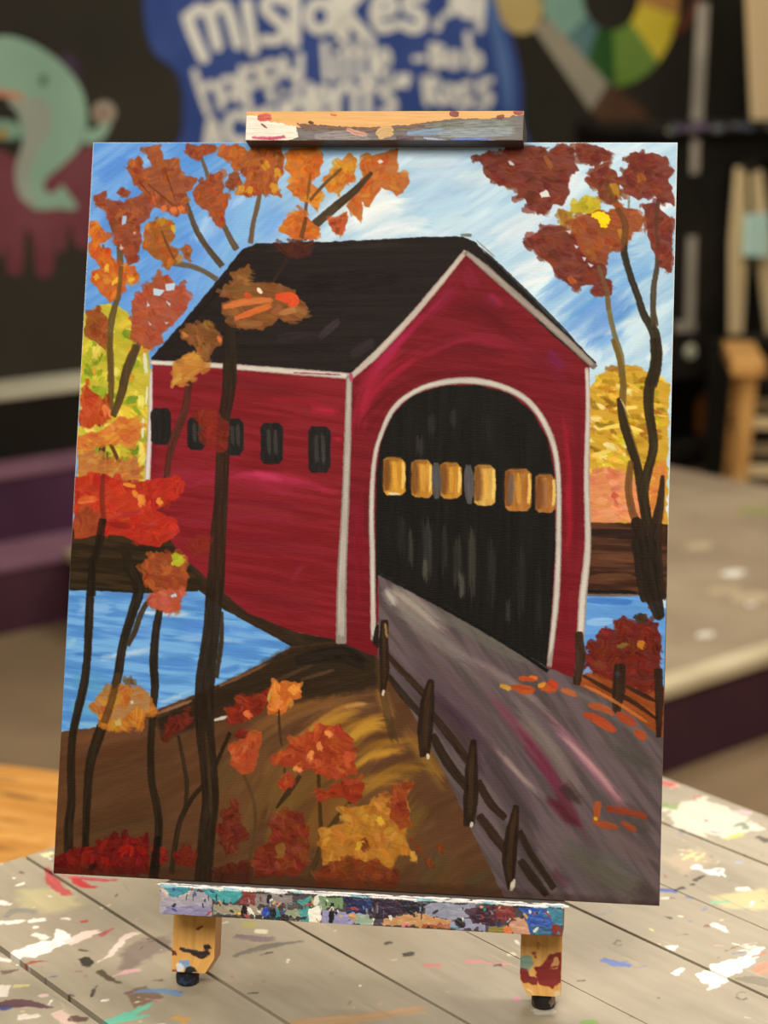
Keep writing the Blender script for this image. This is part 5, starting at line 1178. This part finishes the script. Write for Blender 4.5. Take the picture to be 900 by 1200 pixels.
F(k3((583, 105), (600, 66), (655, 66), (690, 85), (740, 64), (803, 64), (818, 110), (817, 160), (800, 200), (808, 250), (775, 240), (740, 235), (700, 252), (650, 235), (685, 180), (640, 130)), (172, 92, 40), PAL_R + [(200, 110, 44), (214, 140, 48)], n=56, size=(16, 9))
for pts in (((700, 215), (690, 245)), ((775, 200), (795, 245)), ((670, 215), (660, 235)), ((760, 150), (740, 120)), ((790, 150), (800, 190))): st_(k3(*pts), 9, (214, 160, 54))
F(k4((103, 95), (150, 73), (217, 73), (232, 130), (227, 170), (190, 200), (238, 230), (217, 303), (190, 265), (165, 265), (130, 245), (103, 215), (130, 190), (103, 150)), (204, 116, 40), PAL_O + [(232, 186, 60)], n=48, size=(15, 9))
F(k4((238, 175), (280, 140), (330, 93), (354, 110), (347, 190), (315, 200), (295, 247), (250, 225)), (198, 126, 46), PAL_O + [(226, 180, 60)], n=24, size=(15, 9)); trunk(k4((300, 150), (240, 205), (190, 262)), [4, 4, 4], (106, 78, 46), a=.8); trunk(k4((192, 165), (180, 260)), 4, (120, 82, 44), a=.7)
F(k4((372, 120), (420, 95), (500, 78), (500, 160), (530, 165), (549, 190), (530, 220), (498, 242), (480, 225), (440, 215), (405, 270), (400, 287), (375, 270), (372, 347), (340, 310), (318, 280), (345, 250), (375, 215), (390, 180), (370, 150)), (188, 108, 48), [(206, 118, 46), (176, 92, 42), (214, 140, 56), (196, 84, 40)], n=50, size=(16, 9)); po_(k4((425, 122), (440, 116), (448, 124), (435, 130)), (226, 220, 206), jag=1)
trunk(k4((405, 165), (350, 225), (290, 275)), [5, 9, 11], (78, 60, 40), a=.9)
F(k4((250, 325), (320, 303), (322, 350), (305, 382), (270, 370)), (190, 90, 46), PAL_R + [(216, 110, 50)], n=12, size=(13, 8))
F(k4((78, 365), (110, 320), (155, 298), (182, 320), (228, 360), (212, 400), (140, 402), (118, 385)), (196, 104, 40), PAL_O, n=22, size=(15, 9)); trunk(k4((175, 325), (160, 390)), [5, 6], (96, 66, 42), a=.8)
F(k4((60, 415), (200, 403), (192, 455), (130, 472), (85, 440)), (84, 40, 28), [(96, 46, 28), (74, 36, 26)], n=10, size=(18, 10), a=.8, av=.6)
# roof clusters
OLG = [(150, 104, 56), (170, 120, 66), (130, 88, 46), (120, 78, 44)]
F(k3((630, 515), (690, 492), (702, 520), (682, 553), (780, 548), (857, 575), (857, 600), (904, 640), (882, 690), (800, 682), (745, 722), (650, 712), (640, 670), (598, 660), (598, 625), (620, 610), (592, 600), (610, 560), (640, 553)), (140, 88, 46), OLG, n=34, size=(24, 10), ang=.15)
for pts, w, c in ((((600, 640), (680, 620), (800, 610)), 9, (206, 120, 66)), (((790, 600), (850, 610), (840, 640)), 14, (216, 84, 44)), (((640, 680), (720, 650), (790, 625)), 8, (214, 116, 60)), (((680, 590), (700, 605)), 7, (196, 86, 44)), (((800, 660), (880, 640)), 8, (176, 122, 72)), (((725, 572), (740, 588)), 5, (236, 220, 196)), (((660, 700), (750, 695)), 8, (150, 100, 56)), (((860, 640), (900, 660)), 7, (150, 102, 60)), (((830, 590), (852, 600)), 8, (226, 96, 48)), (((610, 575), (700, 572)), 8, (126, 90, 46))): st_(k3(*pts), w, c, dry=.4)
F(k3((450, 720), (480, 700), (560, 690), (602, 740), (597, 770), (565, 780), (550, 830), (520, 820), (505, 780), (460, 750)), (132, 86, 44), OLG + [(190, 112, 56)], n=18, size=(18, 9), ang=1.1); st_(k3((585, 740), (598, 765)), 6, (214, 110, 60)); st_(k3((458, 728), (480, 745)), 7, (196, 128, 66))
F(k3((424, 835), (500, 795), (547, 840), (510, 870), (465, 902), (430, 888)), (190, 132, 56), [(206, 146, 64), (170, 112, 46), (216, 160, 80)], n=14, size=(20, 9), ang=-.5)
F(k6((425, 95), (480, 60), (545, 90), (500, 130), (450, 168), (430, 150)), (190, 132, 56), [(206, 146, 64), (170, 112, 46), (216, 160, 80)], n=10, size=(20, 9), ang=-.6, a=.6)
# ---------- leaves, middle left
F(k3((116, 650), (160, 643), (196, 685), (192, 800), (150, 765), (116, 742)), (150, 78, 40), [(166, 88, 44), (130, 62, 36)], n=16, size=(15, 9), a=.85)
F(k6((92, 310), (105, 200), (120, 145), (140, 190), (190, 220), (207, 280), (180, 302), (130, 312)), (180, 66, 34), [(196, 76, 36), (160, 50, 30), (220, 130, 70), (206, 96, 50)], n=24, size=(17, 9), ang=1.2); st_(k6((185, 235), (200, 280)), 11, (224, 130, 76))
F(k6((88, 345), (180, 318), (240, 268), (302, 288), (312, 350), (250, 372), (190, 372), (130, 402), (86, 400)), (206, 118, 56), [(216, 140, 60), (196, 100, 50), (222, 176, 70), (190, 90, 56)], n=30, size=(20, 10), ang=2.9)
F(k6((88, 408), (150, 398), (200, 430), (300, 428), (318, 490), (230, 532), (95, 485)), (190, 120, 62), [(176, 106, 60), (206, 140, 70), (214, 160, 80), (150, 90, 50)], n=32, size=(20, 9), ang=2.8)
F(k6((78, 490), (180, 478), (270, 510), (330, 498), (410, 488), (462, 500), (465, 540), (400, 582), (370, 602), (442, 640), (443, 690), (380, 732), (330, 722), (250, 692), (160, 692), (76, 702)), (186, 52, 34), [(200, 56, 36), (170, 40, 30), (212, 84, 44), (186, 66, 40), (150, 44, 30)], n=80, size=(18, 10))
for pts, w in ((((310, 550), (320, 590)), 11), (((285, 535), (300, 560)), 8), (((375, 560), (385, 590)), 7), (((250, 510), (300, 520)), 5)): st_(k6(*pts), w, (222, 150, 60))
st_(k6((90, 570), (170, 560)), 10, (214, 112, 56)); F(k6((76, 620), (130, 590), (165, 620), (160, 690), (80, 702)), (160, 76, 40), [(176, 86, 44), (140, 60, 36)], n=12, size=(16, 9)); st_(k6((200, 650), (280, 660)), 8, (150, 40, 30)); st_(k6((420, 650), (438, 680)), 10, (206, 60, 50))
trunk(k6((180, 480), (176, 560), (184, 650)), [5, 6, 7], (110, 44, 30), a=.7)
trunk(k6((178, 640), (165, 720), (142, 800), (140, 900)), [10, 10, 10, 10], (40, 30, 18), a=.8)
F(k6((478, 270), (560, 238), (622, 300), (612, 400), (570, 402), (518, 360), (530, 300)), (136, 44, 32), [(120, 36, 26), (150, 52, 34)], n=14, size=(18, 12), a=.7, av=.6)
F(b1((340, 40), (400, 0), (500, 10), (508, 90), (492, 150), (482, 200), (430, 208), (375, 192), (400, 150), (350, 100)), (156, 76, 40), [(176, 96, 44), (140, 62, 36), (190, 116, 56), (166, 70, 44)], n=44, size=(19, 9))
F(b1((370, 180), (400, 135), (490, 130), (482, 200), (430, 208)), (186, 92, 66), [(200, 110, 86), (170, 78, 56)], n=12, size=(16, 9)); po_(b1((445, 150), (465, 143), (468, 152), (450, 158)), (190, 214, 232), jag=1)
for pts in (((450, 40), (480, 20), (505, 12)), ((455, 15), (475, 8)), ((465, 45), (500, 15))): st_(b1(*pts), 8, (176, 186, 44))
F(k6((470, 700), (560, 690), (560, 760), (500, 770)), (130, 44, 34), [(140, 52, 36)], n=8, size=(18, 10), a=.5, av=.5)
# ---------- leaves, right
DR = (120, 54, 40)
PAL_D = [(108, 46, 34), (132, 62, 46), (140, 74, 50), (96, 40, 32)]
F(k5((56, 115), (80, 95), (150, 98), (165, 63), (290, 63), (312, 90), (340, 60), (402, 75), (405, 100), (420, 150), (392, 175), (387, 230), (365, 277), (330, 275), (300, 312), (250, 290), (233, 255), (198, 250), (203, 212), (140, 207), (83, 165), (83, 135)), DR, PAL_D, n=84, size=(20, 9), ang=.2)
po_(k5((285, 235), (305, 220), (322, 245), (288, 250)), (222, 226, 220), jag=1.5); po_(k5((170, 120), (180, 118), (190, 132), (176, 134)), (200, 206, 206), jag=1.2); st_(k5((300, 100), (330, 150)), 6, (166, 110, 50), a=.7)
F(k5((408, 70), (460, 55), (522, 75), (532, 105), (490, 137), (425, 127)), DR, PAL_D, n=18, size=(18, 9), ang=.2)
F(k5((480, 135), (530, 123), (557, 170), (562, 200), (572, 240), (540, 272), (500, 262), (490, 225), (458, 200), (462, 165)), (126, 60, 38), PAL_D + [(160, 110, 44)], n=26, size=(17, 9)); st_(k5((540, 200), (555, 250)), 14, (186, 140, 44), a=.8); trunk(k5((515, 190), (560, 285), (583, 340)), [5, 6, 7], (110, 78, 40), a=.7)
F(k5((558, 180), (595, 140), (600, 88), (680, 86), (727, 105), (757, 150), (742, 180), (757, 272), (720, 267), (690, 230), (630, 257), (580, 227)), (126, 58, 42), PAL_D + [(150, 90, 48)], n=52, size=(19, 9), ang=.3); st_(k5((635, 160), (650, 205)), 9, (166, 106, 44), a=.8)
F(k5((650, 275), (690, 263), (742, 310), (752, 340), (750, 512), (710, 490), (690, 450), (665, 390), (658, 330)), (124, 60, 44), PAL_D + [(160, 84, 44)], n=34, size=(18, 9)); trunk(k5((697, 270), (695, 350), (700, 420)), 5, (96, 70, 48), a=.6)
F(k5((388, 270), (430, 255), (492, 260), (502, 310), (450, 312), (393, 297)), (190, 170, 36), [(206, 190, 40), (170, 146, 40), (220, 196, 60)], n=14, size=(17, 8)); F(k5((343, 283), (395, 298), (402, 340), (360, 347)), (166, 128, 44), [(180, 146, 50), (150, 100, 44)], n=8, size=(14, 8))
F(k5((398, 320), (460, 298), (540, 290), (560, 268), (620, 290), (662, 320), (642, 355), (600, 390), (560, 422), (530, 442), (522, 480), (470, 492), (430, 470), (413, 430), (393, 370)), (150, 76, 42), [(166, 84, 44), (130, 62, 38), (186, 110, 50), (170, 96, 46)], n=54, size=(19, 9), ang=.3)
for pts, w in ((((478, 300), (505, 315), (520, 345)), 9), (((492, 318), (512, 338)), 8), (((468, 308), (500, 314)), 7), (((505, 310), (530, 330)), 8), (((500, 340), (520, 350)), 6)): st_(k5(*pts), w, (250, 218, 30), var=16, dry=.3, rough=2.2, taper=(.1, .3))
st_(k5((560, 360), (590, 400)), 8, (186, 130, 46)); trunk(k5((560, 290), (585, 340), (580, 410)), [7, 8, 8], (110, 76, 42), a=.85)
F(k5((248, 380), (310, 343), (367, 350), (400, 380), (427, 430), (460, 492), (520, 480), (517, 530), (537, 545), (532, 590), (470, 597), (463, 575), (515, 565), (445, 550), (410, 572), (370, 545), (330, 512), (320, 480), (270, 450), (250, 412)), DR, PAL_D + [(146, 72, 44)], n=66, size=(19, 9), ang=.35)
for p in (((375, 365), (392, 362), (390, 378)), ((430, 455), (445, 460), (440, 470)), ((405, 415), (422, 420), (412, 428)), ((450, 475), (470, 485), (462, 490))): po_(k5(*p), (200, 210, 220), jag=1)
st_(k5((385, 525), (410, 560)), 8, (186, 100, 46)); trunk(k5((490, 490), (520, 580), (524, 640)), [5, 6, 6], (120, 96, 64), a=.7)
# ---------- lower left leaves and the thicket at the foot
F(b1((160, 535), (200, 490), (270, 463), (340, 463), (387, 510), (397, 560), (340, 582), (342, 610), (250, 627), (193, 610), (200, 575)), (186, 118, 46), [(196, 116, 44), (206, 160, 60), (170, 96, 40), (216, 140, 56)], n=34, size=(19, 11), a=.8, av=.75); F(b1((275, 450), (310, 430), (322, 460), (290, 465)), (110, 88, 62), [(120, 96, 66)], n=4, size=(12, 7), a=.8)
po_(b1((305, 520), (315, 515), (318, 526), (308, 530)), (200, 210, 206), jag=1); po_(b1((250, 590), (270, 580), (272, 600), (256, 604)), (190, 170, 110), jag=1.2)
trunk(b1((262, 430), (240, 520), (215, 590)), [8, 9, 10], (90, 64, 34), a=.75)
F(b1((428, 600), (470, 570), (512, 543), (522, 590), (480, 622), (438, 652)), (108, 40, 26), [(120, 44, 28), (92, 34, 24)], n=14, size=(15, 9), a=.85)
F(b1((648, 560), (690, 508), (760, 493), (802, 468), (782, 540), (730, 582), (650, 602)), (132, 44, 28), [(150, 50, 30), (116, 38, 26), (176, 74, 40)], n=24, size=(16, 9)); st_(b1((710, 555), (730, 575)), 9, (216, 116, 66))
F(b1((788, 570), (800, 468), (840, 443), (902, 458), (904, 500), (860, 522), (850, 552)), (200, 112, 46), [(222, 146, 60), (196, 100, 40), (236, 170, 80)], n=16, size=(16, 9)); st_(b1((870, 470), (900, 490)), 12, (236, 160, 70)); st_(b1((798, 480), (790, 520)), 4, (190, 150, 70))
F(b1((660, 640), (690, 615), (720, 630), (700, 655)), (112, 40, 26), [(126, 46, 30)], n=6, size=(12, 8))
F(b1((653, 690), (690, 658), (740, 623), (767, 625), (762, 690), (740, 762), (700, 777), (658, 742)), (172, 78, 42), [(186, 90, 46), (150, 60, 34), (216, 136, 80), (200, 104, 56)], n=26, size=(15, 9))
trunk(b1((705, 775), (735, 850), (745, 920), (740, 980), (725, 1090)), [4, 4, 4, 4, 4], (84, 62, 34), a=.7); trunk(b1((828, 545), (830, 610), (835, 670)), 2.5, (70, 48, 26)); trunk(b2((78, 550), (80, 610), (90, 675)), 3, (70, 48, 26)); trunk(b2((220, 700), (218, 800), (225, 960)), [4, 5, 5], (74, 54, 28)); trunk(b2((98, 740), (98, 790)), 3, (80, 56, 30))
trunk(b2((330, 865), (280, 930), (235, 1000), (210, 1070), (180, 1130)), [4, 7, 8, 6, 6], (76, 58, 28)); trunk(b2((150, 780), (110, 835), (70, 890)), [5, 8, 3], (60, 44, 24))
F(b2((43, 710), (100, 688), (120, 658), (200, 618), (215, 592), (280, 608), (342, 650), (342, 710), (352, 770), (250, 792), (190, 752), (150, 772), (130, 742), (60, 742)), (160, 64, 34), [(176, 76, 38), (140, 52, 30), (206, 116, 60), (190, 92, 46)], n=56, size=(16, 9))
for pts in (((195, 690), (180, 730)), ((215, 660), (225, 700)), ((240, 625), (270, 640)), ((130, 750), (165, 765))): st_(b2(*pts), 7, (226, 146, 84))
F(b2((63, 792), (130, 778), (127, 815), (90, 827)), (166, 66, 36), [(186, 86, 44), (146, 54, 32)], n=8, size=(14, 8)); F(b2((250, 820), (330, 788), (382, 798), (377, 835), (345, 872), (300, 850), (210, 872), (198, 850)), (146, 54, 30), [(160, 60, 32), (130, 46, 28), (176, 80, 40)], n=18, size=(16, 9))
F(b2((-10, 1040), (60, 990), (38, 940), (100, 898), (162, 908), (182, 980), (187, 1050), (150, 1122), (-10, 1132)), (116, 46, 28), [(104, 36, 26), (140, 66, 40), (160, 86, 54), (126, 44, 30)], n=54, size=(16, 10)); po_(b2((65, 1020), (100, 1010), (95, 1060), (70, 1065)), (136, 104, 46), jag=2, a=.8)
F(b1((618, 960), (640, 900), (680, 878), (692, 930), (712, 970), (680, 1032), (640, 1062), (618, 1010)), (98, 40, 26), [(110, 44, 28), (84, 34, 24), (126, 60, 36)], n=24, size=(15, 10), a=.85); F(b1((598, 1100), (720, 1078), (722, 1150), (598, 1140)), (86, 38, 24), [(96, 42, 26), (76, 32, 20)], n=16, size=(16, 9), a=.8)
F(b1((30, 1060), (90, 1048), (160, 1030), (240, 998), (372, 988), (374, 1122), (170, 1124), (30, 1117)), (110, 26, 20), [(126, 28, 22), (92, 22, 18), (150, 36, 28), (104, 30, 20)], n=60, size=(18, 10)); st_(b1((270, 1050), (300, 1035), (290, 1080)), 11, (166, 38, 28)); st_(b1((160, 1110), (200, 1070)), 6, (50, 20, 16))
F(b1((383, 1032), (430, 1018), (442, 1070), (395, 1092)), (128, 40, 26), [(146, 52, 32), (110, 30, 22)], n=10, size=(12, 8)); F(b1((458, 1052), (520, 1018), (527, 1092), (468, 1092)), (112, 36, 24), [(124, 42, 26), (96, 30, 22)], n=10, size=(14, 8)); trunk(b1((402, 1000), (395, 1060), (388, 1130)), [8, 10, 12], (30, 22, 16), a=.85)
F(b2((218, 965), (310, 940), (298, 890), (390, 878), (400, 858), (482, 848), (480, 810), (532, 813), (532, 950), (522, 980), (562, 1082), (540, 1052), (490, 1052), (470, 1102), (380, 1082), (230, 1092), (228, 1040)), (180, 122, 46), [(196, 146, 56), (166, 104, 40), (210, 160, 70), (150, 86, 36), (200, 130, 48)], n=76, size=(18, 9))
F(b2((470, 830), (482, 810), (532, 813), (532, 950), (500, 960), (470, 930)), (140, 60, 32), [(156, 70, 36), (124, 50, 30)], n=14, size=(16, 10), a=.7); st_(b2((545, 1040), (555, 1088)), 8, (214, 160, 70)); st_(b2((430, 920), (440, 960)), 8, (220, 176, 60)); st_(b2((370, 1000), (385, 1040)), 12, (110, 50, 26)); st_(b2((350, 1040), (365, 1010), (390, 1035)), 5, (220, 180, 60))
F(b2((205, 1110), (330, 1058), (450, 1088), (502, 1130), (492, 1168), (205, 1163)), (120, 58, 28), [(136, 66, 32), (104, 48, 26), (150, 80, 36)], n=36, size=(17, 10))
for x, y in ((605, 1078), (648, 1030), (562, 1022)): F(b2((x - 22, y - 22), (x + 8, y - 12), (x + 20, y + 16), (x - 2, y + 22)), (120, 60, 28), [(130, 66, 30)], n=2, size=(10, 6))
# ---------- bush, slope and fence by the road on the right
po_(b3((380, 405), (420, 375), (500, 395), (720, 440), (720, 640), (560, 525), (450, 455), (380, 425)), (150, 78, 36), jag=1.5, var=16, ang=.5, streak=(30, 4))
F(b3((403, 300), (440, 278), (450, 250), (500, 240), (500, 213), (530, 203), (570, 225), (585, 198), (642, 225), (657, 300), (647, 440), (600, 442), (520, 422), (440, 392), (403, 370), (410, 330)), (108, 36, 24), [(122, 42, 26), (92, 30, 22), (140, 60, 34), (120, 36, 30)], n=80, size=(18, 11))
for pts, w, c in ((((580, 290), (605, 300)), 9, (206, 140, 50)), (((510, 300), (560, 290)), 6, (130, 110, 50)), (((575, 205), (600, 215)), 12, (60, 50, 34)), (((408, 315), (420, 318)), 6, (110, 160, 220)), (((410, 375), (425, 385)), 7, (120, 170, 226)), (((612, 176), (622, 178)), 3, (110, 40, 40)), (((460, 250), (490, 262)), 8, (130, 34, 34))): st_(b3(*pts), w, c)
for pts, w, c in ((((400, 395), (480, 440), (560, 480), (645, 540)), 6, (66, 40, 24)), (((540, 430), (640, 480)), 6, (60, 36, 24)), (((385, 262), (390, 340), (378, 420)), [10, 12, 9], (62, 42, 26)), (((520, 370), (515, 440), (508, 508)), [14, 16, 10], (54, 38, 26)), (((645, 380), (648, 480), (645, 592)), [10, 10, 6], (52, 34, 24))): trunk(b3(*pts), w, c)
st_(b3((510, 385), (520, 400)), 6, (66, 70, 80), a=.7); st_(b3((395, 425), (460, 455), (560, 515), (640, 570)), 4, (196, 120, 60), a=.8)
LO = (176, 84, 44)
for pts, w, c in ((((128, 430), (165, 440)), 6, (196, 150, 60)), (((165, 432), (210, 440), (240, 445)), 9, LO), (((190, 405), (250, 408)), 7, LO), (((225, 400), (250, 403)), 4, (216, 120, 50)), (((255, 430), (310, 440)), 11, LO), (((290, 415), (312, 430)), 9, (186, 70, 40)), (((330, 440), (378, 462)), 7, (176, 100, 60)), (((190, 450), (235, 450)), 5, (190, 92, 44)), (((255, 430), (275, 420)), 6, (206, 150, 60)),
                  (((418, 492), (460, 500), (500, 520)), 9, (166, 86, 50)), (((400, 520), (450, 540), (508, 575)), 10, (170, 74, 42)), (((510, 520), (570, 555)), 11, (160, 74, 44)), (((570, 575), (600, 600)), 10, (166, 80, 44)), (((430, 540), (500, 580)), 6, (180, 88, 50)),
                  (((445, 812), (440, 860)), [9, 7], (160, 84, 48)), (((478, 828), (540, 836), (605, 854)), [8, 8, 7], (140, 66, 44)), (((430, 870), (470, 880), (512, 888)), 9, (150, 76, 44)), (((525, 872), (570, 898)), 8, (146, 74, 46)), (((434, 858), (440, 862)), 4, (200, 160, 40))):
    st_(b3(*pts), w, c, dry=.25, taper=(.04, .12), rough=1.2, thick=.6)
# ---------- fence on the left of the road
for pts, w, c in ((((460, 355), (500, 400), (540, 440), (585, 490)), [6, 7, 8, 8], (60, 42, 30)), (((465, 430), (520, 500), (575, 560)), [6, 9, 8], (50, 38, 28)), (((615, 560), (680, 640), (740, 720)), [9, 10, 10], (56, 38, 28)), (((620, 640), (670, 730), (740, 820)), [10, 12, 10], (52, 38, 26)), (((780, 800), (820, 870), (870, 920)), [9, 10, 8], (54, 40, 30)), (((785, 920), (830, 980), (880, 1045)), [10, 12, 10], (56, 40, 28))): trunk(b2(*pts), w, c, dry=.35)
for pts, w, c in ((((190, 905), (230, 980), (300, 1085)), [8, 9, 8], (56, 42, 30)), (((195, 1000), (230, 1050), (275, 1105)), [9, 11, 8], (52, 40, 30))): trunk(b3(*pts), w, c, dry=.35)
for pts, w in ((b2((450, 240), (447, 320), (450, 410), (443, 492)), [9, 12, 12, 5]), (b2((612, 450), (600, 520), (592, 620), (590, 705)), [8, 17, 19, 12]), (b2((762, 660), (755, 750), (752, 850), (745, 945)), [8, 15, 18, 13]), (b3((178, 822), (165, 900), (155, 990), (160, 1090)), [7, 15, 18, 8])):
    trunk(pts, w, (46, 32, 22), dry=.15)
    st_(pts, [v * .35 for v in w], (76, 54, 32), a=.6)
for pts in (b2((447, 478), (443, 498)), b2((603, 700), (600, 718)), b2((757, 938), (752, 955)), b3((165, 1065), (160, 1095)), b2((905, 1135), (898, 1172))): st_(pts, 4, (214, 200, 180), dry=.1)
st_(b2((452, 245), (460, 300)), 3, (150, 120, 70)); st_(b2((425, 250), (415, 330)), 6, (36, 28, 22)); trunk(b2((420, 270), (425, 330)), 5, (40, 30, 24))
po_(p_((60, 1010), (600, 1040), (775, 1056), (775, 1066), (60, 1034)), (52, 30, 20), a=.35, jag=3, soft=6)

canvas = tag(empty('painted_canvas', to_world(0, 0, 0), (E1, E2, E3)), 'stretched canvas painting of a red covered bridge among autumn trees, standing on the easel', 'painting')
bpy.context.view_layer.update()
PT.z = np.clip(PT.z, 0, 1.5)
PT.c = 255 * (np.clip(PT.c, 0, 255) / 255) ** 1.1
paint_mesh('painted_face', PT, (0, CH, 0), (CW, 0, 0), (0, -CH, 0), .00028, M_PIGMENT, canvas, (0, 0, -.0022))
# cloth wrapped round the stretcher's edges, in the ground colour with paint strayed over it
# (white towards the top, overpainted lower down and along the bottom)
def edge_part(lo, hi, axis, cols):
    bm = bmesh.new(); ly = bm.verts.layers.float_color.new('paint')
    n = len(cols) - 1
    for i in range(n):
        a_, b_ = list(lo), list(hi)
        a_[axis] = lo[axis] + (hi[axis] - lo[axis]) * i / n; b_[axis] = lo[axis] + (hi[axis] - lo[axis]) * (i + 1) / n
        for v in bm_box(bm, a_, b_):
            v[ly] = (*lin(cols[i] if abs(v.co[axis] - a_[axis]) < 1e-6 else cols[i + 1]), 1)
    return from_bm('wrapped_edge', bm, M_PAINTED, canvas)
WH, BR_, BL_ = (236, 232, 220), (62, 42, 30), (120, 140, 150)
edge_part((-.0004, -.0004, -CT), (.0016, CH + .0004, -.0006), 1, [BR_, (96, 62, 44), (110, 72, 52), BL_, BL_, (70, 50, 36), (190, 170, 140), WH, WH, WH, WH, WH, WH])['label'] = 'left canvas edge, white above and brown below'
edge_part((CW - .0016, -.0004, -CT), (CW + .0004, CH + .0004, -.0006), 1, [(70, 62, 58), (80, 70, 66), (110, 90, 70), (70, 50, 40), (60, 44, 32), (80, 60, 44), (206, 196, 170), WH, WH, WH, WH, WH, WH])['label'] = 'right canvas edge, cream above and dark below'
edge_part((.0016, CH - .0016, -CT), (CW - .0016, CH + .0004, -.0006), 0, [WH, (200, 214, 230), WH, WH, WH])
edge_part((.0016, -.0004, -CT), (CW - .0016, .0016, -.0006), 0, [(60, 36, 28), (52, 34, 24), (60, 42, 26), (64, 58, 54)])['label'] = 'dark overpainted bottom edge of the canvas'
for lo, hi in (((.0018, .002, -CT), (.036, CH - .002, -.003)), ((CW - .036, .002, -CT), (CW - .0018, CH - .002, -.003)), ((.0362, .002, -CT), (CW - .0362, .036, -.003)), ((.0362, CH - .036, -CT), (CW - .0362, CH - .002, -.003))):
    bm = bmesh.new(); bm_box(bm, lo, hi); from_bm('stretcher_bar', bm, M_WOOD, canvas)
